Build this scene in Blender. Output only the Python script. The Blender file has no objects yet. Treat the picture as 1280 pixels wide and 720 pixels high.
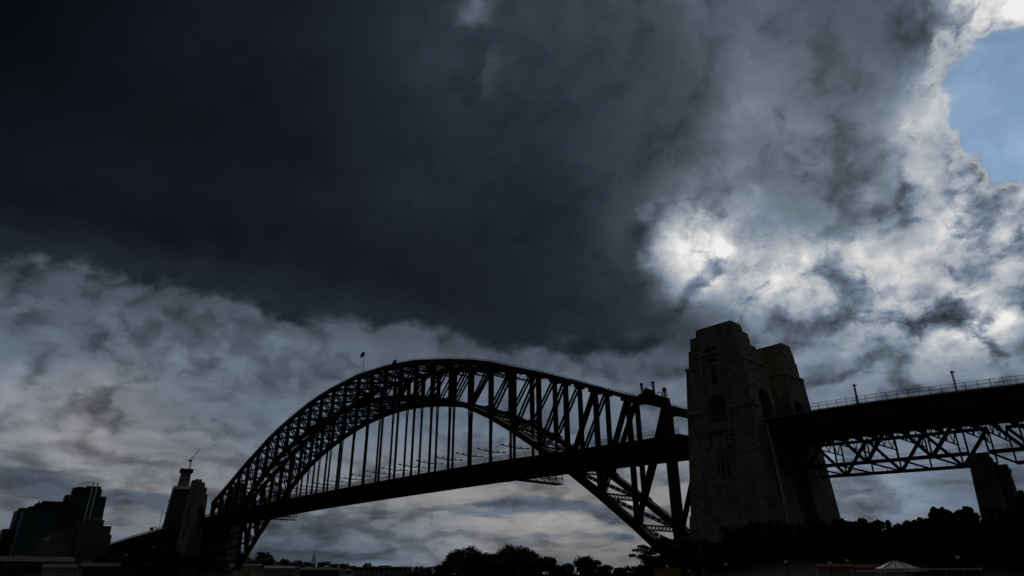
import bpy, bmesh, math, random
import numpy as np
from mathutils import Vector, Matrix

# ------------------------------------------------------------------ scene, camera, world, sun, exposure
S = bpy.context.scene
C = S.collection
R = math.radians
# world axes: +X runs along the bridge towards the near (north) shore, Y across it (away from the viewer), Z up from the water
CAM = (402.849, -234.974, 3.264)
YAW, PITCH, ROLL, FPX = 2.404684, 0.414592, -0.003974, 816.15
fw = Vector((math.cos(YAW), math.sin(YAW), 0)); rt = Vector((math.sin(YAW), -math.cos(YAW), 0)); zz = Vector((0, 0, 1))
F = fw * math.cos(PITCH) + zz * math.sin(PITCH)
U = -fw * math.sin(PITCH) + zz * math.cos(PITCH)
RR = rt * math.cos(ROLL) + U * math.sin(ROLL)
UU = -rt * math.sin(ROLL) + U * math.cos(ROLL)
cd = bpy.data.cameras.new('camera'); cam = bpy.data.objects.new('camera', cd); C.objects.link(cam); S.camera = cam
m3 = Matrix((RR, UU, -F)).transposed()
cam.matrix_world = Matrix.Translation(CAM) @ m3.to_4x4()
cd.sensor_width = 36; cd.sensor_fit = 'HORIZONTAL'; cd.lens = FPX * 36 / 1280
cd.clip_start = 0.1; cd.clip_end = 60000
S.view_settings.view_transform = 'Standard'; S.view_settings.look = 'None'
S.view_settings.exposure = 0.0; S.view_settings.gamma = 1; S.view_settings.use_curve_mapping = False

# direction of the hidden sun, up in the storm cloud above the near towers
SUN_AZ, SUN_EL = R(21.0), R(30.0)                      # azimuth measured clockwise from the viewing heading
sun_dir = (fw * math.cos(SUN_AZ) + rt * math.sin(SUN_AZ)) * math.cos(SUN_EL) + zz * math.sin(SUN_EL)
sl = bpy.data.lights.new('sun', 'SUN'); sl.energy = 0.5; sl.angle = R(25); sl.color = (1, .95, .88)
so = bpy.data.objects.new('sun', sl); C.objects.link(so); so.rotation_euler = sun_dir.to_track_quat('Z', 'Y').to_euler()


class NT:
    """small wrapper that builds node trees"""
    def __init__(s, tree): s.t = tree; s.n = tree.nodes; s.l = tree.links
    def new(s, typ, **kw):
        n = s.n.new(typ)
        for k, v in kw.items(): setattr(n, k, v)
        return n
    def put(s, sock, v):
        if isinstance(v, bpy.types.NodeSocket): s.l.new(v, sock)
        elif v is not None: sock.default_value = v
    def math(s, op, a, b=None, c=None, clamp=False):
        n = s.new('ShaderNodeMath', operation=op, use_clamp=clamp)
        s.put(n.inputs[0], a)
        if b is not None: s.put(n.inputs[1], b)
        if c is not None: s.put(n.inputs[2], c)
        return n.outputs[0]
    def vmath(s, op, a, b=None, scale=None, out=0):
        n = s.new('ShaderNodeVectorMath', operation=op)
        s.put(n.inputs[0], a)
        if b is not None: s.put(n.inputs[1], b)
        if scale is not None: s.put(n.inputs['Scale'], scale)
        return n.outputs[out]
    def dot(s, a, b): return s.vmath('DOT_PRODUCT', a, b, out='Value')
    def step(s, v, a, b):
        n = s.new('ShaderNodeMapRange', interpolation_type='SMOOTHSTEP')
        s.put(n.inputs[0], v); n.inputs[1].default_value = a; n.inputs[2].default_value = b
        return n.outputs[0]
    def mix(s, f, a, b, typ='RGBA'):
        n = s.new('ShaderNodeMix', data_type=typ)
        o = {'FLOAT': (2, 3, 0), 'RGBA': (6, 7, 2)}[typ]
        s.put(n.inputs[0], f); s.put(n.inputs[o[0]], a); s.put(n.inputs[o[1]], b)
        return n.outputs[o[2]]
    def noise(s, vec, scale, detail=6, rough=.55, lac=2.0, dist=0.0, out=0):
        n = s.new('ShaderNodeTexNoise'); s.put(n.inputs['Vector'], vec)
        n.inputs['Scale'].default_value = scale; n.inputs['Detail'].default_value = detail
        n.inputs['Roughness'].default_value = rough; n.inputs['Lacunarity'].default_value = lac
        n.inputs['Distortion'].default_value = dist
        return n.outputs[out]


# --- the sky: cloud brightness / crispness / tint by compass direction and elevation, broken up with fractal noise
# readings over the sky (rows: elevation steps seen through a 23 mm view, columns: left to right)
LUM = {
  0:   [ 9, 14, 18, 24, 27, 32, 37, 46, 60, 64, 74, 86, 82, 78, 98,205,215],
  60:  [12,18,22,26,28,33,37,53, 52, 58, 66, 85, 90, 86, 96,165,172],
  120: [17,18,19,23,24,28,33,40, 42, 52, 64, 80,100, 96,110,170,160],
  180: [19,20,22,23,25,29,33,36, 38, 46, 60, 80,102,100,130,150,165],
  240: [22,23,24,25,27,29,33,35, 34, 42, 78,115, 95,105,125,190,195],
  290: [24, 22, 22, 22, 24, 26, 28, 30, 33, 38, 80,185,118,120,120,195,185],
  320: [55, 42, 30, 24, 25, 27, 28, 30, 32, 38, 66,200,150,165,135,190,180],
  350: [88, 80, 62, 44, 32, 28, 29, 30, 32, 36, 54,180,195,205,170,170,165],
  385: [92, 96, 96, 82, 58, 44, 34, 33, 34, 36, 40,135,155,150,150,150,140],
  420: [84, 88, 98,106,100, 92, 86, 70, 48, 44, 44, 92,125,118,128,165,120],
  480: [112,118,112,100, 90, 88, 95,102,104,100, 96, 92,112,112,112,110,108],
  540: [116,132,122,106,102, 98, 95, 93, 91, 92, 96,100,102,106,106,106,104],
  600: [100,112,122,122,118,120,124,124,122,124,126,124,116,114,110, 98, 94],
  650: [98,108,118,118,104,106,114,122,126,130,128,122,118,116,114,102, 98],
  672: [90, 98,108,104, 76, 70, 76,104,114,116,115,112,108,108,106, 98, 94],
  692: [90, 96,106,104, 90, 88, 94,104,110,112,112,108,106,106,102, 96, 94],
  730: [88, 92, 96, 94, 92, 95, 98,100,102,104,104,102,100,100, 96, 92, 90],
}
CRISP = {
  0:   [ 0, 0, 0, 0, 0, 0, 5,25,20,15,20,25,20,20,30,60,70],
  120: [ 8, 8, 8,10,10,12,14,14,16,18,20,22,26,26,40,56,20],
  240: [10,10,10,10,10,12,12,12,14,16,26,36,34,34,44,58,54],
  320: [15,20,15,10, 8, 8, 8, 8, 8,12,30,60,52,54,50,60,62],
  350: [35,45,40,20,10, 8, 8, 8, 8,10,20,60,60,58,56,62,60],
  420: [36,42,42,42,36,30,26,15,10,10,15,50,60,55,70,90,60],
  480: [34,38,36,34,32,30,35,35,35,35,30,40,50,45,50,50,40],
  540: [32,38,36,32,28,26,30,30,30,30,30,30,35,35,30,30,25],
  600: [25,30,35,30,30,30,25,25,25,25,25,25,30,30,30,30,25],
  660: [20,20,20,30,45,45,40,35,40,40,40,30,25,25,25,30,25],
  730: [10,10,10,10,10,10,10,10,10,10,10,10,10,10,10,10,10],
}
TINT = {   # 0 warm grey, 40 cool grey, 100 clear blue
  0:   [45,42,40,40,45,48,48,45,45,45,42,40,42,44,45,46,50],
  34:  [45,42,40,40,45,48,48,45,45,45,42,40,42,44,45,48,52],
  60:  [45,42,40,38,40,48,48,48,45,45,36,36,36,36,36,74,92],
  120: [42,40,38,36,36,42,48,50,46,45,36,36,36,36,36,75,100],
  180: [42,38,36,36,36,42,48,50,50,48,36,36,36,36,36,66,100],
  206: [42,38,36,36,36,43,49,51,51,49,36,36,36,36,36,58,92],
  240: [42,38,36,34,36,44,50,52,52,50,36,36,36,36,36,50,58],
  320: [44,42,40,40,40,44,50,52,52,54,46,38,44,40,42,46,50],
  420: [44,42,40,38,42,44,48,48,50,55,55,48,50,52,54,48,54],
  480: [32,24,28,36,40,40,36,36,36,36,38,48,50,54,56,56,56],
  540: [28,22,26,32,38,42,44,46,46,46,44,46,52,52,52,54,56],
  600: [34,28,25,25,28,28,24,22,22,22,22,26,32,34,38,50,54],
  645: [34,30,26,25,25,25,24,22,22,20,20,26,32,34,38,50,54],
  674: [38,34,30,36,46,48,42,30,24,22,22,26,32,34,38,50,54],
  730: [40,38,36,38,44,42,36,30,26,25,25,28,34,34,40,50,54],
}


RIGHT = {  # closer readings over the broken cloud round the hidden sun
  0:   [ 75, 85, 95, 95, 95, 90, 88, 92, 95,170,225,225,200],
  40:  [ 70, 80, 98,100,100, 95, 90, 95, 98,110,205,225,185],
  80:  [ 66, 74, 92,115,102, 98, 92, 98,102,120,160,155,155],
  110: [ 64, 70, 85,114,105, 98, 95, 98,108,175,150,158,158],
  140: [ 62, 66, 85,130,115,110,105,100,125,180,135,165,160],
  165: [ 60, 70, 85,115,105,120,120,105,150,205,125,150,165],
  200: [ 58, 85, 95,100,100,125,118,100,100,205,120,150,190],
  240: [ 56, 88,122,118,105,100,105,102,105,135,165,205,205],
  275: [ 54,148,150,118,105,105,110,108,112,140,195,190,190],
  300: [ 48,180,190,140,128,128,185,112,122,178,140,172,155],
  330: [ 44,175,228,212,140,165,158,165,190,160,128,150,130],
  360: [ 42,105,212,155,195,212,150,142,178,132,185,135,125],
  390: [ 40, 52, 90,122,126,132,136,120,168,125,175,175,120],
  420: [ 43, 47, 66,100,108,125,122,110,114,140,205,190,112],
  450: [ 66, 76, 90,104,106,110,110,112,112,116,120,114,108],
  480: [ 92, 94, 98,104,106,108,110,112,112,110,108,106,104],
}


def grid_at(T, x, y):
    if T is LUM and x > 760 and y < 480:
        ys = sorted(RIGHT); yy = min(max(y, 0), 479.9)
        i = max(k for k in range(len(ys)) if ys[k] <= yy)
        t = (yy - ys[i]) / (ys[i + 1] - ys[i]); cx = min(max((x - 800) / 40, 0), 12); j = min(int(cx), 11); q = cx - j
        a, b = RIGHT[ys[i]], RIGHT[ys[i + 1]]
        v = (a[j] * (1 - q) + a[j + 1] * q) * (1 - t) + (b[j] * (1 - q) + b[j + 1] * q) * t
        if y < 250: v *= .93
        if x > 960 and y > 260: v *= 1 + .10 * min(1, (x - 960) / 80)
        if x >= 800: return v
        f_ = (x - 760) / 40; return v * f_ + grid_at(dict(LUM), x, y) * (1 - f_)
    ys = sorted(T)
    y = min(max(y, ys[0]), ys[-1])
    i = max(k for k in range(len(ys)) if ys[k] <= y); i = min(i, len(ys) - 2)
    t = (y - ys[i]) / (ys[i + 1] - ys[i])
    cx = min(max(x / 80, 0), 16); j = min(int(cx), 15); s = cx - j
    a, b = T[ys[i]], T[ys[i + 1]]
    return (a[j] * (1 - s) + a[j + 1] * s) * (1 - t) + (b[j] * (1 - s) + b[j + 1] * s) * t


def sky_reading(az, el):
    d = (fw * math.cos(az) + rt * math.sin(az)) * math.cos(el) + zz * math.sin(el)
    w = d.dot(F)
    x, y = 640 + FPX * d.dot(RR) / w, 360 - FPX * d.dot(UU) / w
    return [grid_at(T, x, y) / 255 * k for T, k in ((LUM, 1), (CRISP, 2.55), (TINT, 2.55))]


world = bpy.data.worlds.new('World'); S.world = world; world.use_nodes = True
N = NT(world.node_tree); N.n.clear()
D = N.vmath('NORMALIZE', N.new('ShaderNodeTexCoord').outputs['Generated'])
sep = N.new('ShaderNodeSeparateXYZ'); N.put(sep.inputs[0], D)
Dz = sep.outputs[2]
flat = N.vmath('MULTIPLY', D, (1, 1, 1.7))             # clouds look flatter than they are wide
w1 = N.vmath('SUBTRACT', N.noise(flat, 3.2, 8, .56, out=1), (.5, .5, .5))
w2 = N.vmath('SUBTRACT', N.noise(flat, 15, 6, .6, out=1), (.5, .5, .5))
damp = N.step(Dz, .0, .25)                              # gentler break-up close to the horizon
W = N.vmath('ADD', N.vmath('SCALE', w1, scale=5.5), N.vmath('SCALE', w2, scale=4.0))
W = N.vmath('SCALE', W, scale=N.math('MULTIPLY_ADD', damp, .7, .3))
ws = N.new('ShaderNodeSeparateXYZ'); N.put(ws.inputs[0], W)
az = N.math('MULTIPLY', N.math('ARCTAN2', N.dot(D, rt), N.dot(D, fw)), 180 / math.pi)
el = N.math('MULTIPLY', N.math('ARCSINE', Dz), 180 / math.pi)
azw = N.math('ADD', az, ws.outputs[0])
elw = N.math('ADD', el, N.math('MULTIPLY', ws.outputs[1], .7))
fac = N.math('MULTIPLY_ADD', azw, 1 / 104, .5, clamp=True)
ELS = [-2, 1, 3.5, 6, 9, 12, 14.5, 16.5, 18.5, 20.5, 22.5, 24.5, 26.5, 28.5, 31, 33.5, 36, 39, 43, 48]
AZS = [-52, -45, -39, -33, -27, -21, -15, -9, -3, 2, 6, 10, 12.5, 14.5, 16.5, 18.5, 20.5, 22.5, 24.5, 26.5, 28.5, 30.5, 32.5, 34.5, 36.5, 38.5, 40.5, 43, 46, 52]
acc = None
for i, e in enumerate(ELS):
    rp = N.new('ShaderNodeValToRGB'); N.put(rp.inputs[0], fac)
    cr = rp.color_ramp; cr.interpolation = 'LINEAR'
    K = len(AZS)
    while len(cr.elements) < K: cr.elements.new(.5)
    for k in range(K):
        cr.elements[k].position = (AZS[k] + 52) / 104
        c = sky_reading(R(AZS[k]), R(e))
        cr.elements[k].color = (*c, 1)
    # tent weight over elevation
    lo = ELS[i - 1] if i else e - 200
    hi = ELS[i + 1] if i + 1 < len(ELS) else e + 200
    up = N.math('MULTIPLY_ADD', elw, 1 / (e - lo), -lo / (e - lo)) if i else None
    dn = N.math('MULTIPLY_ADD', elw, -1 / (hi - e), hi / (hi - e)) if i + 1 < len(ELS) else None
    if up is None: wgt = N.math('MINIMUM', dn, 1, clamp=True)
    elif dn is None: wgt = N.math('MINIMUM', up, 1, clamp=True)
    else: wgt = N.math('MINIMUM', up, dn, clamp=True)
    term = N.vmath('SCALE', rp.outputs[0], scale=wgt)
    acc = term if acc is None else N.vmath('ADD', acc, term)
cs = N.new('ShaderNodeSeparateXYZ'); N.put(cs.inputs[0], acc)
lum, crisp, tint = cs.outputs
# billowing detail, lit from the sun's side: the same fractal read twice, a little apart
def billow(v):
    rg = N.new('ShaderNodeTexNoise', noise_type='RIDGED_MULTIFRACTAL', normalize=True); N.put(rg.inputs['Vector'], v)
    rg.inputs['Scale'].default_value = 9; rg.inputs['Detail'].default_value = 5; rg.inputs['Roughness'].default_value = .5
    rg.inputs['Offset'].default_value = .9; rg.inputs['Gain'].default_value = 1.6
    return N.math('ADD', N.math('MULTIPLY', N.noise(v, 6.5, 9, .58), .8), N.math('MULTIPLY_ADD', rg.outputs[0], -.22, .17))
lay = N.new('ShaderNodeCombineXYZ')                      # towards the horizon clouds are seen side on, in layers
N.put(lay.inputs[0], sep.outputs[0]); N.put(lay.inputs[1], sep.outputs[1])
N.put(lay.inputs[2], N.math('MULTIPLY', N.math('LOGARITHM', N.math('ADD', N.math('MAXIMUM', Dz, 0), .14), math.e), .58))
round_ = N.vmath('ADD', lay.outputs[0], N.vmath('SCALE', w1, scale=.08))
round_ = N.vmath('ADD', round_, N.vmath('SCALE', w2, scale=.025))
n_a = billow(round_)
n_b = billow(N.vmath('ADD', round_, tuple(sun_dir * .022)))
rel = N.math('SUBTRACT', n_a, n_b)                       # relief towards the sun
puff = N.mix(N.step(az, 14, 26), N.step(n_a, .325, .455), N.step(n_a, .33, .46), 'FLOAT')
crk = N.noise(N.vmath('ADD', round_, N.vmath('SCALE', w2, scale=.03)), 19, 8, .62)                             # separate tufts
soft = N.noise(N.vmath('ADD', flat, N.vmath('SCALE', w1, scale=.10)), 3.0, 6, .55)
# the storm cloud's lower edge is a real edge, frayed by the same fractal
edge_zone = N.math('MAXIMUM', N.math('MULTIPLY', N.step(el, 27, 22), N.step(az, 9, 1)), N.math('MULTIPLY', N.step(el, 21, 18.5), N.step(az, 16.5, 12)))
frayed = N.math('ADD', lum, N.math('ADD', N.math('MULTIPLY', N.math('SUBTRACT', n_a, .386), .20), N.math('MULTIPLY', N.math('SUBTRACT', soft, .5), .06)))
t_e = N.step(frayed, .20, .27)
hard = N.mix(t_e, N.math('MINIMUM', lum, .135), N.math('MAXIMUM', lum, .33), 'FLOAT')
lum = N.mix(N.math('MULTIPLY', edge_zone, .85), lum, hard, 'FLOAT')
wx = N.math('DIVIDE', N.math('ADD', azw, 3.6), 1.7); wy = N.math('DIVIDE', N.math('SUBTRACT', elw, 45.5), 4.0)
wisp = N.math('EXPONENT', N.math('MULTIPLY', N.math('ADD', N.math('MULTIPLY', wx, wx), N.math('MULTIPLY', wy, wy)), -1))
lum = N.math('MULTIPLY_ADD', N.math('MULTIPLY', wisp, N.step(n_a, .30, .5)), .15, lum)
mod = N.math('ADD', N.math('MULTIPLY', N.math('SUBTRACT', puff, .48), .46), N.math('ADD', N.math('MULTIPLY', rel, 3.6), N.math('MULTIPLY', N.math('SUBTRACT', crk, .5), N.math('MULTIPLY_ADD', N.step(az, 12, 24), 1.1, 1.4))))
mod = N.math('MULTIPLY_ADD', N.math('MULTIPLY', mod, crisp), .95, 1.0)
mod = N.math('ADD', N.math('MINIMUM', mod, 1), N.math('MULTIPLY', N.math('MAXIMUM', N.math('SUBTRACT', mod, 1), 0), .55))
mod = N.math('MULTIPLY', mod, N.math('MULTIPLY_ADD', N.math('SUBTRACT', soft, .5), .5, 1.0))
band_v = N.vmath('ADD', N.vmath('MULTIPLY', D, (1, 1, 6.5)), N.vmath('SCALE', w2, scale=.06))
band = N.math('MULTIPLY', N.step(N.noise(band_v, 4.2, 7, .52), .50, .60), N.step(el, 11, 6.5))  # low dark cloud banks
mod = N.math('MULTIPLY', mod, N.math('MULTIPLY_ADD', band, -.26, 1.07))
g = N.math('MULTIPLY', lum, mod)
g = N.math('MINIMUM', N.math('MAXIMUM', g, 0.02), 0.93)
lin = N.math('MAXIMUM', N.math('DIVIDE', g, 12.92), N.math('POWER', N.math('MULTIPLY_ADD', g, 1 / 1.055, .055 / 1.055), 2.4))
bl = N.math('ADD', tint, N.math('MULTIPLY', N.math('SUBTRACT', n_a, .386), N.math('MULTIPLY', N.step(tint, .50, .62), -.75)))
bl = N.math('ADD', bl, N.math('MULTIPLY', N.math('SUBTRACT', crk, .5), N.math('MULTIPLY', N.step(tint, .48, .60), .55)))
coolw = N.math('MAXIMUM', N.step(tint, .15, .42), band)
hue = N.mix(coolw, (1.05, 1.0, .95, 1), N.mix(N.step(g, .14, .30), (.70, .97, 1.46, 1), (.78, .98, 1.28, 1)))
hue = N.mix(N.step(g, .45, .85), hue, (1, 1, 1, 1))      # bright rims are white
cloud = N.vmath('MULTIPLY', hue, N.vmath('SCALE', (1, 1, 1), scale=lin))
blue = N.step(bl, .66, .75)                              # where the cloud cover is torn open
gap = N.math('MULTIPLY', N.step(az, 20, 27), N.step(el, 17, 22))   # the gap is only up on the right
blue = N.math('MULTIPLY', blue, gap)
rim = N.math('MULTIPLY', N.math('MULTIPLY', gap, N.step(bl, .55, .66)), N.math('SUBTRACT', 1, blue))
cloud = N.mix(N.math('MULTIPLY', rim, .45), cloud, (.68, .70, .72, 1))
# beyond the view: plain overcast all round
side = N.step(N.math('ABSOLUTE', az), 52, 80)
cloud = N.mix(side, cloud, (.030, .032, .036, 1))
over = N.step(el, 54, 70)
cloud = N.mix(over, cloud, (.018, .019, .022, 1))
below = N.step(el, -1.0, -6.0)
sky = N.new('ShaderNodeTexSky', sky_type='NISHITA', sun_disc=False)
sky.sun_elevation = SUN_EL
sky.sun_rotation = math.atan2(sun_dir.x, sun_dir.y)
sky.air_density = 1.0; sky.dust_density = 0.2; sky.ozone_density = 1.2
bg1 = N.new('ShaderNodeBackground'); N.put(bg1.inputs[0], N.vmath('MULTIPLY', sky.outputs[0], (.82, .97, 1.0))); bg1.inputs[1].default_value = 0.10
bg2 = N.new('ShaderNodeBackground'); N.put(bg2.inputs[0], cloud); bg2.inputs[1].default_value = 1.0
mx = N.new('ShaderNodeMixShader')
inview = N.math('MULTIPLY', N.math('SUBTRACT', 1, side), N.math('SUBTRACT', 1, over))
N.put(mx.inputs[0], N.math('SUBTRACT', 1, N.math('MULTIPLY', N.math('MULTIPLY', blue, .76), inview)))
N.put(mx.inputs[1], bg1.outputs[0]); N.put(mx.inputs[2], bg2.outputs[0])
wo = N.new('ShaderNodeOutputWorld'); N.put(wo.inputs[0], mx.outputs[0])

# ------------------------------------------------------------------ materials
M = {}
def mat(name, col, rough=.8, spec=.3, noise=None, metal=0.0, col2=None, bump=0.0):
    m = bpy.data.materials.new(name); m.use_nodes = True
    n = NT(m.node_tree); b = n.n['Principled BSDF']
    b.inputs['Roughness'].default_value = rough; b.inputs['Specular IOR Level'].default_value = spec
    b.inputs['Metallic'].default_value = metal
    if noise:
        tc = n.new('ShaderNodeTexCoord').outputs['Object']
        f = n.noise(tc, noise, 6, .6)
        c2 = col2 or tuple(x * .6 for x in col)
        n.put(b.inputs['Base Color'], n.mix(n.step(f, .35, .65), (*col, 1), (*c2, 1)))
        if bump:
            bp = n.new('ShaderNodeBump'); bp.inputs['Strength'].default_value = bump; n.put(bp.inputs['Height'], f); n.put(b.inputs['Normal'], bp.outputs[0])
    else: b.inputs['Base Color'].default_value = (*col, 1)
    M[name] = m; return m

def stone(name, col, row, width):
    """coursed granite: ashlar blocks of slightly different greys, with stains that run down"""
    m = bpy.data.materials.new(name); m.use_nodes = True
    n = NT(m.node_tree); b = n.n['Principled BSDF']; b.inputs['Roughness'].default_value = .9; b.inputs['Specular IOR Level'].default_value = .2
    geo = n.new('ShaderNodeNewGeometry'); pos = geo.outputs['Position']
    s = n.new('ShaderNodeSeparateXYZ'); n.put(s.inputs[0], pos)
    c = n.new('ShaderNodeCombineXYZ'); n.put(c.inputs[0], n.math('ADD', s.outputs[0], n.math('MULTIPLY', s.outputs[1], 1.0))); n.put(c.inputs[1], s.outputs[2])
    br = n.new('ShaderNodeTexBrick'); n.put(br.inputs['Vector'], c.outputs[0])
    br.inputs['Scale'].default_value = 1; br.inputs['Row Height'].default_value = row; br.inputs['Brick Width'].default_value = width
    br.inputs['Mortar Size'].default_value = .05
    br.inputs['Color1'].default_value = (*col, 1); br.inputs['Color2'].default_value = (*[x * .62 for x in col], 1); br.inputs['Mortar'].default_value = (*[x * .32 for x in col], 1)
    st = n.noise(n.vmath('MULTIPLY', pos, (1, 1, .12)), .55, 6, .6)
    sp = n.noise(pos, .25, 5, .6)
    k = n.math('MULTIPLY', n.math('MULTIPLY_ADD', n.step(st, .35, .7), -.4, 1.1), n.math('MULTIPLY_ADD', sp, .5, .75))
    n.put(b.inputs['Base Color'], n.vmath('SCALE', br.outputs[0], scale=k))
    M[name] = m

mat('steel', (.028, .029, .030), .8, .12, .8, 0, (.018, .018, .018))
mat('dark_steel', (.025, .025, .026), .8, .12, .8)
mat('deck_concrete', (.045, .044, .043), .9, .1, .4)
mat('asphalt', (.05, .05, .05), .95, .1, 1)
mat('pale_metal', (.55, .58, .62), .35, .5, 2, .4)
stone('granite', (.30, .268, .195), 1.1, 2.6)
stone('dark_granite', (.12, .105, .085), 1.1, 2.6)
stone('pale_granite', (.33, .295, .23), 1.1, 2.6)
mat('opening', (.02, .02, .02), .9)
mat('bark', (.09, .07, .05), .95, .1, 3)
mat('leaf', (.050, .060, .028), .75, .2, .5, 0, (.03, .04, .018))
mat('leaf_dark', (.035, .045, .022), .8, .2, .5, 0, (.022, .03, .015))
mat('grass', (.022, .028, .012), .95, .05, .4)
mat('path', (.18, .17, .16), .95, .1, 1)
mat('earth', (.035, .038, .02), .95, .05, .05, 0, (.025, .03, .015))
mat('canvas', (.80, .80, .76), .7, .2, 2, 0, (.70, .70, .66))
mat('white_paint', (.80, .80, .78), .5, .4, 1, 0, (.66, .66, .64))
mat('globe', (.85, .85, .83), .25, .5)
mat('yellow_paint', (.34, .23, .07), .9, .1, 2, 0, (.26, .18, .06))
mat('red_paint', (.14, .022, .015), .95, .02, 2)
mat('blue_paint', (.16, .32, .50), .5, .4, 2)
mat('roof_metal', (.42, .43, .45), .5, .4, .3)
mat('flag_cloth', (.03, .035, .08), .8, .1)
for nm, c in (('wall_cream', (.42, .38, .30)), ('wall_brick', (.11, .08, .065)), ('wall_grey', (.28, .28, .27)), ('roof_tile', (.20, .10, .07)), ('roof_slate', (.16, .16, .17))):
    mat(nm, c, .9, .2, .6)

def facade(name, glass, line, floor_h, bay, rough=.6, lw=.16):
    """curtain wall: floor bands and mullions over slightly varied glass"""
    m = bpy.data.materials.new(name); m.use_nodes = True
    n = NT(m.node_tree); b = n.n['Principled BSDF']; b.inputs['Roughness'].default_value = rough; b.inputs['Specular IOR Level'].default_value = .15
    tc = n.new('ShaderNodeTexCoord').outputs['Object']
    s = n.new('ShaderNodeSeparateXYZ'); n.put(s.inputs[0], tc)
    h = n.math('ADD', s.outputs[0], s.outputs[1])
    fz = n.math('FRACT', n.math('DIVIDE', s.outputs[2], floor_h)); fx = n.math('FRACT', n.math('DIVIDE', h, bay))
    ln = n.math('MAXIMUM', n.math('LESS_THAN', fz, lw * 1.6), n.math('LESS_THAN', fx, lw))
    cell = n.new('ShaderNodeTexWhiteNoise', noise_dimensions='2D')
    cv = n.new('ShaderNodeCombineXYZ'); n.put(cv.inputs[0], n.math('FLOOR', n.math('DIVIDE', h, bay))); n.put(cv.inputs[1], n.math('FLOOR', n.math('DIVIDE', s.outputs[2], floor_h)))
    n.put(cell.inputs['Vector'], cv.outputs[0])
    gl = n.vmath('SCALE', glass, scale=n.math('MULTIPLY_ADD', cell.outputs[0], .7, .65))
    n.put(b.inputs['Base Color'], n.mix(ln, gl, (*line, 1)))
    M[name] = m
facade('glass_teal', (.045, .085, .095), (.07, .10, .11), 3.8, 3.0, .6)
facade('glass_dark', (.02, .028, .034), (.035, .04, .045), 3.8, 3.0, .6)
facade('glass_blue', (.03, .05, .065), (.06, .065, .07), 3.8, 2.6, .6)
facade('flats', (.045, .04, .036), (.16, .13, .095), 3.0, 3.6, .8, .34)
facade('old_flats', (.035, .03, .027), (.13, .105, .08), 3.2, 3.0, .85, .42)

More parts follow.
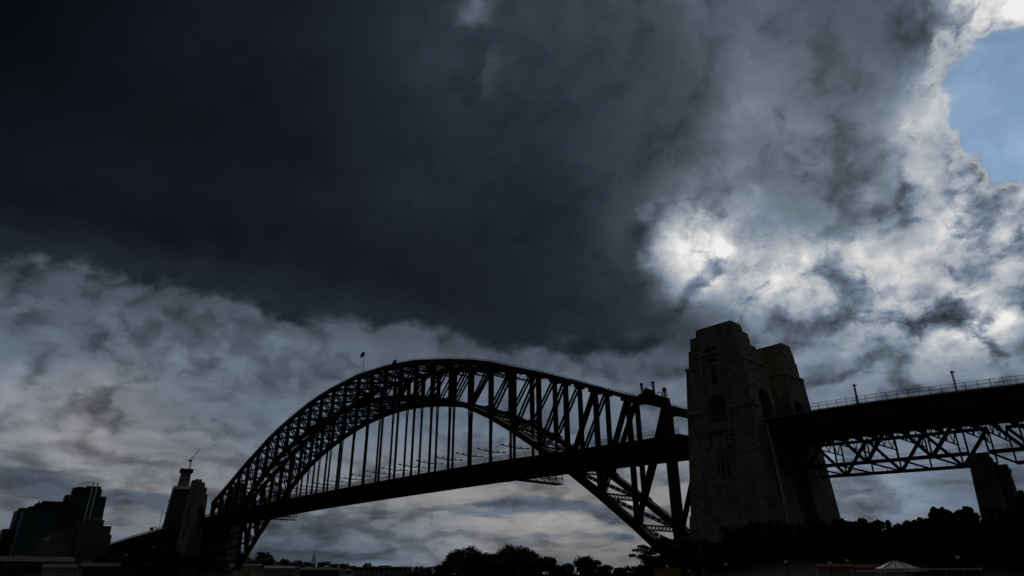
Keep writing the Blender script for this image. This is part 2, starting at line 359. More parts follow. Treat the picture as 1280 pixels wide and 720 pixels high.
# ------------------------------------------------------------------ helpers
class MB:
    """collects shapes into one mesh"""
    def __init__(s): s.v = []; s.f = []
    def add(s, v, f):
        o = len(s.v); s.v += [tuple(p) for p in v]; s.f += [tuple(o + i for i in q) for q in f]; return s
    def box(s, x0, x1, y0, y1, z0, z1):
        return s.frustum((x0, x1, y0, y1, z0), (x0, x1, y0, y1, z1))
    def frustum(s, a, b):
        v = [(a[0], a[2], a[4]), (a[1], a[2], a[4]), (a[1], a[3], a[4]), (a[0], a[3], a[4]),
             (b[0], b[2], b[4]), (b[1], b[2], b[4]), (b[1], b[3], b[4]), (b[0], b[3], b[4])]
        return s.add(v, [(3, 2, 1, 0), (4, 5, 6, 7), (0, 1, 5, 4), (1, 2, 6, 5), (2, 3, 7, 6), (3, 0, 4, 7)])
    def beam(s, a, b, w, h, side=(0, 1, 0), w2=None, h2=None):
        """bar from a to b; w along 'side', h across it"""
        a = Vector(a); b = Vector(b); d = (b - a).normalized(); sd = Vector(side)
        sd = (sd - d * sd.dot(d))
        if sd.length < 1e-4: sd = d.orthogonal()
        sd.normalize(); o = d.cross(sd)
        w2 = w if w2 is None else w2; h2 = h if h2 is None else h2
        v = [a - sd * w / 2 - o * h / 2, a + sd * w / 2 - o * h / 2, a + sd * w / 2 + o * h / 2, a - sd * w / 2 + o * h / 2,
             b - sd * w2 / 2 - o * h2 / 2, b + sd * w2 / 2 - o * h2 / 2, b + sd * w2 / 2 + o * h2 / 2, b - sd * w2 / 2 + o * h2 / 2]
        return s.add(v, [(3, 2, 1, 0), (4, 5, 6, 7), (0, 1, 5, 4), (1, 2, 6, 5), (2, 3, 7, 6), (3, 0, 4, 7)])
    def lattice(s, a, b, w, h, side, n, t=.22, lt=.12):
        """laced girder: four corner angles and zig-zag lacing on the two wide faces"""
        a = Vector(a); b = Vector(b); d = (b - a).normalized(); sd = Vector(side); sd = (sd - d * sd.dot(d)).normalized(); o = d.cross(sd)
        for p in (-1, 1):
            for q in (-1, 1):
                off = sd * p * w / 2 + o * q * h / 2
                s.beam(a + off, b + off, t, t, sd)
        L = b - a
        for q in (-1, 1):
            for k in range(n):
                p0 = a + L * (k / n); p1 = a + L * ((k + 1) / n)
                for sg in (-1, 1):
                    s.beam(p0 + sd * sg * w / 2 + o * q * h / 2, p1 - sd * sg * w / 2 + o * q * h / 2, lt, lt * .6, o)
        return s
    def tube(s, pts, rad, n=8):
        rings = []
        for i, p in enumerate(pts):
            p = Vector(p); a = Vector(pts[max(i - 1, 0)]); b = Vector(pts[min(i + 1, len(pts) - 1)])
            d = (b - a).normalized(); e = d.orthogonal().normalized(); g_ = d.cross(e); r = rad[i] if hasattr(rad, '__len__') else rad
            rings.append([p + e * math.cos(t) * r + g_ * math.sin(t) * r for t in [2 * math.pi * k / n for k in range(n)]])
        v = [q for r in rings for q in r]; f = []
        for i in range(len(rings) - 1):
            for k in range(n): f.append((i * n + k, i * n + (k + 1) % n, (i + 1) * n + (k + 1) % n, (i + 1) * n + k))
        f.append(tuple(range(n))[::-1]); f.append(tuple((len(rings) - 1) * n + k for k in range(n)))
        return s.add(v, f)
    def sphere(s, c, r, n=10, m=6):
        v = [(c[0], c[1], c[2] - r)]
        for i in range(1, m):
            ph = -math.pi / 2 + math.pi * i / m
            for k in range(n): v.append((c[0] + r * math.cos(ph) * math.cos(2 * math.pi * k / n), c[1] + r * math.cos(ph) * math.sin(2 * math.pi * k / n), c[2] + r * math.sin(ph)))
        v.append((c[0], c[1], c[2] + r)); f = []
        for k in range(n): f.append((0, 1 + (k + 1) % n, 1 + k)); f.append((len(v) - 1, 1 + (m - 2) * n + k, 1 + (m - 2) * n + (k + 1) % n))
        for i in range(m - 2):
            for k in range(n): f.append((1 + i * n + k, 1 + i * n + (k + 1) % n, 1 + (i + 1) * n + (k + 1) % n, 1 + (i + 1) * n + k))
        return s.add(v, f)
    def prism(s, poly, y0, y1, axis='y'):
        """polygon in the x-z plane pushed from y0 to y1 (axis 'x': polygon in y-z)"""
        n = len(poly)
        if axis == 'y': v = [(p[0], y0, p[1]) for p in poly] + [(p[0], y1, p[1]) for p in poly]
        elif axis == 'x': v = [(y0, p[0], p[1]) for p in poly] + [(y1, p[0], p[1]) for p in poly]
        else: v = [(p[0], p[1], y0) for p in poly] + [(p[0], p[1], y1) for p in poly]
        f = [tuple(range(n))[::-1], tuple(range(n, 2 * n))] + [(k, (k + 1) % n, n + (k + 1) % n, n + k) for k in range(n)]
        return s.add(v, f)
    def mesh(s, name):
        me = bpy.data.meshes.new(name); me.from_pydata(s.v, [], s.f)
        bm = bmesh.new(); bm.from_mesh(me); bmesh.ops.recalc_face_normals(bm, faces=bm.faces); bm.to_mesh(me); bm.free()
        return me
    def build(s, name, material, parent=None):
        me = s.mesh(name); me.materials.append(M[material])
        o = bpy.data.objects.new(name, me); C.objects.link(o)
        if parent: o.parent = parent
        return o

def tag(o, label, cat, group=None):
    o['label'] = label; o['category'] = cat
    if group: o['group'] = group
    return o
def thing(name, label, cat, loc=(0, 0, 0), group=None, rz=0.0, scale=1.0):
    o = bpy.data.objects.new(name, None); C.objects.link(o); o.location = loc; o.rotation_euler.z = rz
    o.scale = scale if hasattr(scale, '__len__') else (scale,) * 3
    o.empty_display_size = .5
    return tag(o, label, cat, group)
def copy_tree(root, loc, rz, scale, label, group=None):
    r = root.copy(); C.objects.link(r); r.location = loc; r.rotation_euler = (0, 0, rz)
    r.scale = scale if hasattr(scale, '__len__') else (scale,) * 3
    r['label'] = label
    if group: r['group'] = group
    for ch in list(root.children):
        c = ch.copy(); C.objects.link(c); c.parent = r
        for g_ in list(ch.children):
            d = g_.copy(); C.objects.link(d); d.parent = c
    return r
def struct(name, mb, material):
    o = mb.build(name, material); o['kind'] = 'structure'; return o
def lerp_tab(tab, x):
    for (x0, y0), (x1, y1) in zip(tab, tab[1:]):
        if x <= x1: return y0 + (y1 - y0) * max(0, (x - x0)) / (x1 - x0)
    return tab[-1][1]
def bearing(az_deg, dist, z=0.0):
    """point at a compass offset from the viewing heading and a distance from the viewpoint"""
    a = R(az_deg); d = fw * math.cos(a) + rt * math.sin(a)
    return Vector((CAM[0] + d.x * dist, CAM[1] + d.y * dist, z))

# ------------------------------------------------------------------ ground and water
def sheet(name, poly, z, material, thick=None):
    mb = MB()
    if thick: mb.prism(poly, z - thick, z, 'z')
    else: mb.add([(x, y, z) for x, y in poly], [tuple(range(len(poly)))])
    return struct(name, mb, material)
wm = bpy.data.materials.new('water'); wm.use_nodes = True
n = NT(wm.node_tree); b = n.n['Principled BSDF']; b.inputs['Base Color'].default_value = (.018, .03, .032, 1); b.inputs['Roughness'].default_value = .12
bp = n.new('ShaderNodeBump'); bp.inputs['Strength'].default_value = .35; bp.inputs['Distance'].default_value = .4
n.put(bp.inputs['Height'], n.noise(n.new('ShaderNodeNewGeometry').outputs['Position'], .35, 5, .6)); n.put(b.inputs['Normal'], bp.outputs[0]); M['water'] = wm
sheet('harbour_water', [(-30000, -30000), (30000, -30000), (30000, 30000), (-30000, 30000)], 0, 'water')
sheet('north_shore_ground', [(256, 900), (254, 40), (252, -40), (240, -100), (236, -150), (262, -190), (300, -235), (340, -290), (420, -340), (3000, -900), (3000, 900)], 1.6, 'grass', 3)
sheet('south_shore_ground', [(-256, -60), (-256, 60), (-300, 160), (-360, 330), (-500, 620), (-900, 1100), (-4000, 2600), (-4000, -1800), (-700, -900), (-330, -420), (-290, -150)], 1.6, 'earth', 3)
sheet('foreshore_path', [(262, -120), (268, -150), (330, -205), (420, -262), (418, -268), (326, -212), (262, -154), (256, -122)], 1.604, 'path')

# ------------------------------------------------------------------ the steel arch bridge
H = 251.5; NP = 28; DP = 2 * H / NP
TOP = [(0, 132.4), (42, 130.2), (71, 126.2), (104, 119.2), (126, 113.6), (140, 109.6), (160, 102.0), (182, 94.0), (199, 87.0), (214, 80.6), (234, 72.4), (252, 65.2)]
def zU(u): return lerp_tab(TOP, abs(u))
def zL(u):
    u = abs(u); bulge = 2.4 * math.exp(-((u - 130) / 45) ** 2)
    return 111.6 - .00167 * u * u + bulge
DECK = [(0, 55.2), (100, 55.0), (150, 54.4), (200, 53.2), (251, 52.0), (292, 51.6)]
def zD(u): return lerp_tab(DECK, abs(u))
us = [-H + DP * k for k in range(NP + 1)]
bridge = thing('steel_arch_bridge', 'huge dark steel arch bridge with latticed ribs and hanging deck between stone towers', 'bridge', (0, 0, 0))
HW = 22.5                                              # half width of the deck
for sy in (-15.0, 15.0):
    up_ = MB(); lo_ = MB()
    for a, c in zip(us, us[1:]):
        for k in range(2):
            x0 = a + (c - a) * k / 2; x1 = a + (c - a) * (k + 1) / 2
            zm = lambda x: zU(a) + (zU(c) - zU(a)) * (x - a) / (c - a)
            if k == 0: up_.beam((a, sy, zU(a)), (c, sy, zU(c)), 3.2, 1.7)
        lo_.beam((a, sy, zL(a)), (c, sy, zL(c)), 3.2, 2.3 + .8 * (abs(a + c) / 2 / H) ** 2)
        gs = 2.6 if a > -H else 1.6                      # gusset plates round the joints
        for mb_, fz in ((up_, zU), (lo_, zL)):
            d_ = Vector((c - a, 0, fz(c) - fz(a))).normalized() * gs; P_ = Vector((a, sy, fz(a)))
            for dy in (-1.62, 1.62): dz_ = Vector((0, 0, -.75 if mb_ is up_ else .4)); mb_.beam(P_ - d_ + dz_ + Vector((0, dy, 0)), P_ + d_ + dz_ + Vector((0, dy, 0)), .12, 3.1)
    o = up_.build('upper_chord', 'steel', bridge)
    hr = MB()                                          # climbers' handrail along the top
    for a, c in zip(us, us[1:]):
        for dy in (-1.4, 1.4):
            for dz in (1.3, 1.9): hr.beam((a, sy + dy, zU(a) + dz), (c, sy + dy, zU(c) + dz), .09, .09)
            for k in range(8):
                x = a + (c - a) * k / 8; z = zU(a) + (zU(c) - zU(a)) * k / 8
                hr.box(x - .05, x + .05, sy + dy - .05, sy + dy + .05, z + .7, z + 1.9)
    hr.build('handrail', 'dark_steel', o)
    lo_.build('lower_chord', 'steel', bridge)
    for k, u in enumerate(us):
        p = MB()
        wu = 1.5 if k in (0, NP) else .95
        p.box(u - wu / 2, u + wu / 2, sy - 1.45, sy + 1.45, zL(u) + .8, zU(u) - .6)
        p.build('post', 'steel', bridge)
    for k in range(NP):
        a, c = us[k], us[k + 1]
        # inner lower joint to outer upper joint
        (ul, ut) = (c, a) if (a + c) < 0 else (a, c)
        d = MB(); A = Vector((ul, sy, zL(ul))); B = Vector((ut, sy, zU(ut)))
        if k < 3 or k > NP - 4: d.beam(A, B, 2.7, 1.1)
        else:
            for dy in (-1.05, 1.05): d.beam(A + Vector((0, dy, 0)), B + Vector((0, dy, 0)), .5, 1.15)
            for j in range(1, 7):
                P = A + (B - A) * j / 7
                d.beam(P + Vector((0, -1.15, 0)), P + Vector((0, 1.15, 0)), .2, .2, (1, 0, 0))
        d.build('diagonal', 'steel', bridge)
    for u in us:
        if zL(u) - zD(u) > 3:
            h = MB()
            L = zL(u) - 1 - zD(u)
            for dy in (-.42, .42): h.beam((u, sy + dy * 1.7, zL(u) - 1), (u, sy + dy, zL(u) - 1 - min(9, L * .4)), .4, .95, (0, 1, 0)); h.beam((u, sy + dy, zL(u) - 1 - min(9, L * .4)), (u, sy + dy, zD(u) - 1), .4, .85, (0, 1, 0))
            nn = max(2, int(L / 2.2))
            for j in range(nn): z = zD(u) + L * (j + .5) / nn; h.beam((u, sy - .4, z), (u, sy + .4, z), .5, .2, (1, 0, 0))
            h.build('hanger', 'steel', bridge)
# bracing between the two ribs
for fn, nm, dep in ((zU, 'upper', 1.2), (zL, 'lower', 1.5)):
    for k, u in enumerate(us):
        if nm == 'lower' and abs(fn(u) - zD(u)) < 3: continue
        MB().lattice((u, -13.4, fn(u)), (u, 13.4, fn(u)), dep * 1.2, dep, (0, 0, 1) if nm == 'lower' else (1, 0, 0), 11, .36, .24).build('cross_strut', 'steel', bridge)
    for k in range(NP):
        a, c = us[k], us[k + 1]
        if nm == 'lower' and abs(fn((a + c) / 2) - zD(a)) < 5: continue
        m_ = MB(); nrm = Vector((c - a, 0, fn(c) - fn(a))).normalized()
        for s_ in (-1, 1):
            A = Vector((a, -13.4 * s_, fn(a))); B = Vector((c, 13.4 * s_, fn(c)))
            sd = (B - A).normalized().cross(nrm.cross(Vector((0, 1, 0))))
            m_.lattice(A, B, dep * 1.15, .9, sd, 13, .34, .22)
        m_.build('lateral_bracing', 'steel', bridge)
# sway frames between opposite posts, above the traffic
for k, u in enumerate(us):
    if k in (0, NP) or abs(u) > 150: continue
    lowz = max(zL(u) + 1.5, zD(u) + 12)
    hz = zU(u) - 1.5
    m_ = MB()
    dp = min(3.2, hz - lowz)
    if dp < 1.5: continue
    m_.lattice((u, -13.4, hz - dp), (u, 13.4, hz - dp), .7, .6, (0, 0, 1), 12, .22, .14)
    for j in range(6):
        y0 = -13.4 + 26.8 * j / 6; y1 = y0 + 26.8 / 6
        m_.beam((u, y0, hz - dp), (u, (y0 + y1) / 2, hz), .25, .25, (1, 0, 0)); m_.beam((u, (y0 + y1) / 2, hz), (u, y1, hz - dp), .25, .25, (1, 0, 0))
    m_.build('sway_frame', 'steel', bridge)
# end portals with curved knees
for s_ in (-1, 1):
    u = s_ * H; zt = 65.6; poly = [(-14, zt), (14, zt), (14, 56)]
    for j in range(13):
        t = math.pi * j / 12
        poly.append((12.9 * math.cos(t), 56 + 7.0 * math.sin(t) ** .45 if 0 < j < 12 else 56))
    poly.append((-14, 56))
    MB().prism(poly, u - .7, u + .7, 'x').build('portal', 'steel', bridge)
    # bearing blocks under the ribs
    for sy in (-15, 15):
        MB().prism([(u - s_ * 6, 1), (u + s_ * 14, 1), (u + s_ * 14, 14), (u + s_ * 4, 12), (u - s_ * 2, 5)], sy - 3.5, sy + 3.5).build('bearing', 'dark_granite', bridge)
# deck
dk = MB(); st_ = [-262 + 524 * k / 36 for k in range(37)]
for a, c in zip(st_, st_[1:]):
    za, zc = zD(a), zD(c)
    dk.add([(a, -HW, za - 1.1), (c, -HW, zc - 1.1), (c, HW, zc - 1.1), (a, HW, za - 1.1), (a, -HW, za), (c, -HW, zc), (c, HW, zc), (a, HW, za)], [(0, 3, 2, 1), (4, 5, 6, 7), (0, 1, 5, 4), (2, 3, 7, 6)])
deck = dk.build('deck', 'deck_concrete', bridge)
for y in (-20.5, -12, -6, 0, 6, 12, 20.5):
    g_ = MB()
    for a, c in zip(us, us[1:]): g_.beam((a, y, zD(a) - 2.0), (c, y, zD(c) - 2.0), .6, 1.9)
    g_.build('stringer', 'steel', deck)
for u in us:
    g_ = MB(); z = zD(u) - 1.1
    g_.add([(u - .35, -HW + .3, z - 1.4), (u + .35, -HW + .3, z - 1.4), (u + .35, HW - .3, z - 1.4), (u - .35, HW - .3, z - 1.4), (u - .35, -HW + .3, z), (u + .35, -HW + .3, z), (u + .35, HW - .3, z), (u - .35, HW - .3, z), (u - .35, -13, z - 3.4), (u + .35, -13, z - 3.4), (u + .35, 13, z - 3.4), (u - .35, 13, z - 3.4)],
           [(4, 5, 6, 7), (0, 4, 7, 11, 8), (1, 9, 10, 6 - 4, 6, 5)[:6], (0, 1, 5, 4), (3, 7, 6, 2), (8, 11, 10, 9), (0, 8, 9, 1), (11, 3, 2, 10)])
    g_.build('cross_girder', 'steel', deck)
def railing(mb, zf, x0, x1, y, step, h=2.4, post=6.0):
    n_ = int(abs(x1 - x0) / post)
    xs = [x0 + (x1 - x0) * k / n_ for k in range(n_ + 1)]
    for a, c in zip(xs, xs[1:]):
        for t, q in ((h, .09), (h * .55, .05), (.15, .05), (1.1, .07)): mb.beam((a, y, zf(a) + t), (c, y, zf(c) + t), q, q)
        mb.box(a - .06, a + .06, y - .06, y + .06, zf(a) - .2, zf(a) + h)
    n2 = int(abs(x1 - x0) / step)
    for k in range(n2):
        x = x0 + (x1 - x0) * (k + .5) / n2
        mb.box(x - .03, x + .03, y - .03, y + .03, zf(x), zf(x) + h)
for y in (-HW + .2, HW - .2):
    r_ = MB(); railing(r_, zD, -262, 262, y, .33, 2.5); r_.build('railing', 'dark_steel', bridge)
# travelling inspection platforms slung under the deck
for s_ in (-1, 1):
    u = s_ * 156.0; z1 = zD(u) - 3.6; g_ = MB()
    for dx in (-2.2, 2.2):
        for dz in (0, -2.6): g_.beam((u + dx, -21, z1 - 1.2 + dz), (u + dx, 22.6, z1 - 1.2 + dz), .4, .4, (1, 0, 0))
        for j in range(16):
            y0 = -21 + 43.6 * j / 16; y1 = y0 + 43.6 / 16
            g_.beam((u + dx, y0, z1 - 3.8 if j % 2 else z1 - 1.2), (u + dx, y1, z1 - 1.2 if j % 2 else z1 - 3.8), .2, .2, (1, 0, 0)); g_.beam((u + dx, y1, z1 - 3.8), (u + dx, y1, z1 - 1.2), .16, .16, (1, 0, 0))
    g_.box(u - 2.4, u + 2.4, -21, 22.6, z1 - 4.1, z1 - 3.95)
    for y in (-20, 0, 22):
        for dx in (-2.2, 2.2): g_.box(u + dx - .2, u + dx + .2, y - .2, y + .2, z1 - 1.2, z1 + 3.0)
    g_.build('inspection_platform', 'steel', bridge)

# flags on the crown
def flag(loc, label, hgt):
    t = thing('flag_on_pole', label, 'flag', loc, 'flags on the crown of the arch')
    MB().tube([(0, 0, 0), (0, 0, hgt * .6), (0, 0, hgt)], [.22, .16, .10]).build('pole', 'pale_metal', t)
    f_ = MB(); nx, nz = 10, 5; L, Hh = 4.2, 3.4
    for sgn in (0, 1):
        base = len(f_.v)
        for i in range(nx + 1):
            for j in range(nz + 1):
                a = i / nx; x = -L * .62 * a; y = -.45 * L * a + .35 * math.sin(a * 7) + .04 * sgn; z = hgt - .2 - Hh + Hh * j / nz - 2.3 * a ** 1.4 + .2 * math.sin(a * 6 + j)
                f_.v.append((x, y, z))
        for i in range(nx):
            for j in range(nz):
                q = [base + i * (nz + 1) + j, base + (i + 1) * (nz + 1) + j, base + (i + 1) * (nz + 1) + j + 1, base + i * (nz + 1) + j + 1]
                f_.f.append(tuple(q if sgn else q[::-1]))
    f_.build('flag_cloth', 'flag_cloth', t)
flag((4.5, -15, zU(0) + .7), 'dark flag flying on the tall bare pole at the top of the arch', 16.5)
flag((-1.0, 15, zU(0) + .7), 'flag showing just above the arch rib, its pole foot hidden behind the steel', 18.5)

# work cradle with cranes on the near end of the upper chord
wc = thing('maintenance_crane', 'dark maintenance crane carriage riding the top of the arch beside the nearest stone tower', 'crane', (243.5, -15, zU(243.5) + .8), scale=.88)
k_ = MB(); k_.prism([(-5.5, -.6), (6.5, -3.6), (6.2, 1.2), (3, 2.6), (-2, 3.0), (-5.5, 1.6)], -2.6, 2.6); k_.build('carriage', 'dark_steel', wc)
k_ = MB(); k_.prism([(-1, 2.9), (3, 2.5), (2.4, 4.6), (.6, 5.6), (-.6, 4.4)], -1.8, 1.8); k_.build('cabin', 'dark_steel', wc)
for x, h in ((-2.4, 8.2), (4.2, 7.6)):
    k_ = MB(); k_.lattice((x, 0, 1.6), (x - .4, 0, h), .7, .7, (1, 0, 0), 6, .22, .14); k_.box(x - .9, x + .3, -.4, .4, h - .4, h + .5); k_.build('jib', 'dark_steel', wc)
k_ = MB()
for j in range(14):
    t0, t1 = math.pi * 2 * j / 14, math.pi * 2 * (j + 1) / 14
    k_.beam((7 + 1.3 * math.cos(t0), 0, 1.2 + 1.3 * math.sin(t0)), (7 + 1.3 * math.cos(t1), 0, 1.2 + 1.3 * math.sin(t1)), .3, .35)
k_.build('winch_wheel', 'dark_steel', wc)
am = thing('beacon_mast', 'short latticed beacon mast standing on the arch end post, just left of the nearest tower', 'mast', (252.2, -15, zU(252) + .7))
k_ = MB(); k_.lattice((0, 0, 0), (0, 0, 6.6), 1.0, 1.0, (1, 0, 0), 6, .24, .16); k_.box(-.5, .5, -.5, .5, 5.4, 7.0); k_.build('mast', 'dark_steel', am)
k_ = MB(); k_.prism([(-2.6, -.6), (1.6, -1.2), (1.2, 2.6), (-.6, 3.4), (-2.2, 1.8)], -1.4, 1.4); k_.build('equipment_housing', 'dark_steel', am)
# same small gear at the far end
am2 = thing('beacon_mast', 'tiny beacon mast at the far foot of the arch, beside the farthest stone tower', 'mast', (-250, -15, zU(252) + .7))
k_ = MB(); k_.box(-.4, .4, -.4, .4, 0, 4.5); k_.box(-2.5, 2, -1.5, 1.5, 0, 1.6); k_.build('mast', 'dark_steel', am2)

# cross-armed lamps beside the near hangers
lamp0 = None
hang_us = [u for u in us if zL(u) - zD(u) > 3]
for i, u in enumerate(hang_us):
    if u > 170 or u < -130: continue
    lab = 'double-armed deck lamp, number %d counted from the near end' % (len(hang_us) - i)
    loc = (u + .75, -15, zD(u))
    if lamp0 is None:
        lamp0 = thing('deck_lamp', lab, 'street lamp', loc, 'cross-armed lamps along the near side of the bridge deck')
        k_ = MB(); k_.tube([(0, 0, 0), (0, 0, 6.6), (0, 0, 8.0)], [.16, .13, .1], 6); k_.build('lamp_post', 'dark_steel', lamp0)
        for sg in (-1, 1):
            k_ = MB(); k_.beam((0, 0, 6.5), (0, sg * 9, 7.0), .3, .55, (1, 0, 0), .2, .3); k_.beam((0, 0, 7.6), (0, sg * 5, 7.0), .1, .1, (1, 0, 0)); k_.build('arm', 'dark_steel', lamp0)
            k_ = MB(); k_.frustum((-.3, .3, sg * 8.6 - .9, sg * 8.6 + .9, 7.1), (-.2, .2, sg * 8.6 - .7, sg * 8.6 + .7, 7.5)); k_.build('lamp_head', 'dark_steel', lamp0)
            k_ = MB(); k_.box(-.15, .15, sg * 4 - .15, sg * 4 + .15, 6.8, 8.3); k_.build('camera_bracket', 'dark_steel', lamp0)
        o = lamp0
    else: o = copy_tree(lamp0, loc, 0, 1, lab)
# ------------------------------------------------------------------ stone towers
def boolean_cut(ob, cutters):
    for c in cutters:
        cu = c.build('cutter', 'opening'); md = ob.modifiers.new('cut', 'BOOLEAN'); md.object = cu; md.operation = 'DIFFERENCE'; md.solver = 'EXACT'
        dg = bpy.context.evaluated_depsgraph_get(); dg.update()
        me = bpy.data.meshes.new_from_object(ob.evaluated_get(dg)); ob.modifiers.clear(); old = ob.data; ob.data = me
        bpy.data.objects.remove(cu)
def arch_poly(c, w, z0, z1, n=14):
    r = w / 2; p = [(c - r, z0), (c + r, z0)]
    return p + [(c + r * math.cos(math.pi * k / n), z1 - r + r * math.sin(math.pi * k / n)) for k in range(n + 1)]
def tower(label):
    """built for the near-left tower; su, sv mirror it to the other three corners"""
    t = thing('stone_tower', label, 'tower', (0, 0, 0), 'granite towers at the ends of the arch')
    X0 = 282.0                                         # the Empty is at the tower's middle
    def b(mb, name, m, parent=t):
        mb.v = [(x - X0, y + 15, z) for x, y, z in mb.v]; return mb.build(name, m, parent)
    k = MB(); k.frustum((262.3, 298.0, -25.6, -5.2, 1.0), (264.2, 296.3, -25.0, -5.8, 22)); b(k, 'plinth', 'granite')
    k = MB(); k.frustum((264.6, 295.9, -24.7, -6.0, 22), (268.7, 292.2, -23.5, -7.6, 74.8)); sh = b(k, 'shaft', 'granite')
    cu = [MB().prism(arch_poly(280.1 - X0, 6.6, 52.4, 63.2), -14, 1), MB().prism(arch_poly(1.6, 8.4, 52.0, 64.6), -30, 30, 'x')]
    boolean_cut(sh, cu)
    if not sh.data.materials: sh.data.materials.append(M['granite'])
    k = MB(); k.frustum((269.8, 291.2, -23.3, -8.8, 74.8), (270.5, 290.8, -23.2, -9.4, 81.8)); b(k, 'attic', 'granite')
    k = MB(); k.frustum((271.3, 290.5, -23.15, -12, 81.8), (271.7, 290.0, -23.1, -12.4, 86.6)); b(k, 'upper_stage', 'granite')
    k = MB(); k.frustum((274.4, 289.8, -23.1, -15.5, 86.6), (274.7, 289.5, -23.05, -15.8, 89.5)); b(k, 'cap', 'granite')
    k = MB(); k.box(283.5, 287.5, -15.4, -13.2, 86.6, 88.2); b(k, 'roof_hut', 'granite')
    # string course round the shaft, broken by the outer arch
    k = MB()
    k.frustum((267.2, 275.2, -24.5, -23.2, 57.2), (267.3, 275.1, -24.3, -23.2, 59.2)); b(k, 'string_course', 'pale_granite')
    k = MB(); k.frustum((285.2, 293.6, -24.5, -23.2, 57.2), (285.3, 293.5, -24.3, -23.2, 59.2)); b(k, 'string_course', 'pale_granite')
    k = MB(); k.frustum((291.5, 293.9, -23.19, -18.6, 57.2), (291.5, 293.7, -23.19, -18.6, 59.2)); b(k, 'string_course', 'pale_granite')
    k = MB(); k.frustum((268.4, 292.6, -23.85, -7.2, 74.3), (268.6, 292.4, -23.7, -7.4, 75.2)); b(k, 'cornice', 'granite')
    # surround of the outer arch: two flat pilasters rising to a lintel
    for x0 in (274.8, 284.2):
        k = MB(); k.frustum((x0, x0 + 1.2, -24.75, -23.3, 51.6), (x0 + .1, x0 + 1.1, -23.85, -22.6, 78.3)); b(k, 'pilaster', 'granite')
    k = MB(); k.box(273.9, 285.6, -24.0, -23.0, 78.3, 79.4); b(k, 'lintel', 'pale_granite')
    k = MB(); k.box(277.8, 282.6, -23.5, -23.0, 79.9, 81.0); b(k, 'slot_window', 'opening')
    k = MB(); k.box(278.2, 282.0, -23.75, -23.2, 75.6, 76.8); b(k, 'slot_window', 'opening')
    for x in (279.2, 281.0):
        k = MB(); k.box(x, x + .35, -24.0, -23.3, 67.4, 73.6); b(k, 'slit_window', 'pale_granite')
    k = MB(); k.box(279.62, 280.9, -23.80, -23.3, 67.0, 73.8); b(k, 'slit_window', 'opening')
    # balcony on corbels with a blank panel below
    k = MB(); k.box(273.6, 285.4, -26.0, -23.8, 49.6, 51.4); bal = b(k, 'balcony', 'pale_granite')
    k = MB(); k.box(273.6, 285.4, -26.0, -25.6, 51.4, 52.5); b(k, 'parapet', 'pale_granite', bal)
    for x in (274.4, 283.2):
        for j, (z, dy) in enumerate(((47.9, -25.6), (46.2, -25.2), (44.6, -24.9))):
            k = MB(); k.box(x, x + 1.5, dy, -23.8, z, z + 1.3); b(k, 'corbel', 'pale_granite', bal)
    k = MB(); k.box(276.6, 282.6, -24.7, -23.8, 43.8, 49.0); b(k, 'panel', 'pale_granite')
    for x in (277.6, 279.4, 281.2):
        k = MB(); k.box(x, x + .5, -24.7, -23.9, 35.0, 42.0); b(k, 'slit_window', 'dark_granite')
    return t
tw = tower('nearest and tallest-looking granite tower, its arched opening and balcony facing the viewer')
tw.location = (282, -15, 0)
copy_tree(tw, (282, 15, 0), 0, (1, -1, 1), 'granite tower just behind the nearest one, on the far side of the roadway')
copy_tree(tw, (-291, -18, 0), 0, (-1, .7, 1), 'small-looking pale granite tower at the far left foot of the arch')
copy_tree(tw, (-291, 18, 0), 0, (-1, -.7, 1), 'granite tower hidden behind the trusswork at the far left foot of the arch')
for s_ in (1, -1):
    ab = thing('stone_abutment', 'dark stone abutment under the roadway between the two %s towers' % ('near' if s_ > 0 else 'far'), 'abutment', (s_ * 280, 0, 0))
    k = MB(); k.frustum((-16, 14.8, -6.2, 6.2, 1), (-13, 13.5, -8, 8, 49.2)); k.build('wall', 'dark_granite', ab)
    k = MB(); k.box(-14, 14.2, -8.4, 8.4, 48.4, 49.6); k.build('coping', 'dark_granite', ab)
    if s_ < 0: ab.scale.x = -1
# pale cable duct climbing the gap behind the nearest tower
dt = thing('service_duct', 'pale metal duct climbing the inner corner of the nearest tower', 'duct', (296.9, -23.8, 2))
k = MB()
k = MB()
for dy in (0, .9): k.tube([(0, dy, 0), (-.9, dy, 24), (-2.6, dy, 49)], .16, 6)
k.build('pipe', 'pale_metal', dt)
k = MB()
for j in range(16): z = 2 + j * 2.9; k.box(-.06 * z - .2, -.06 * z + .2, -.2, 1.1, z, z + .15)
k.build('clamp', 'pale_metal', dt)
dt.location = (297.6, -19.2, 2)

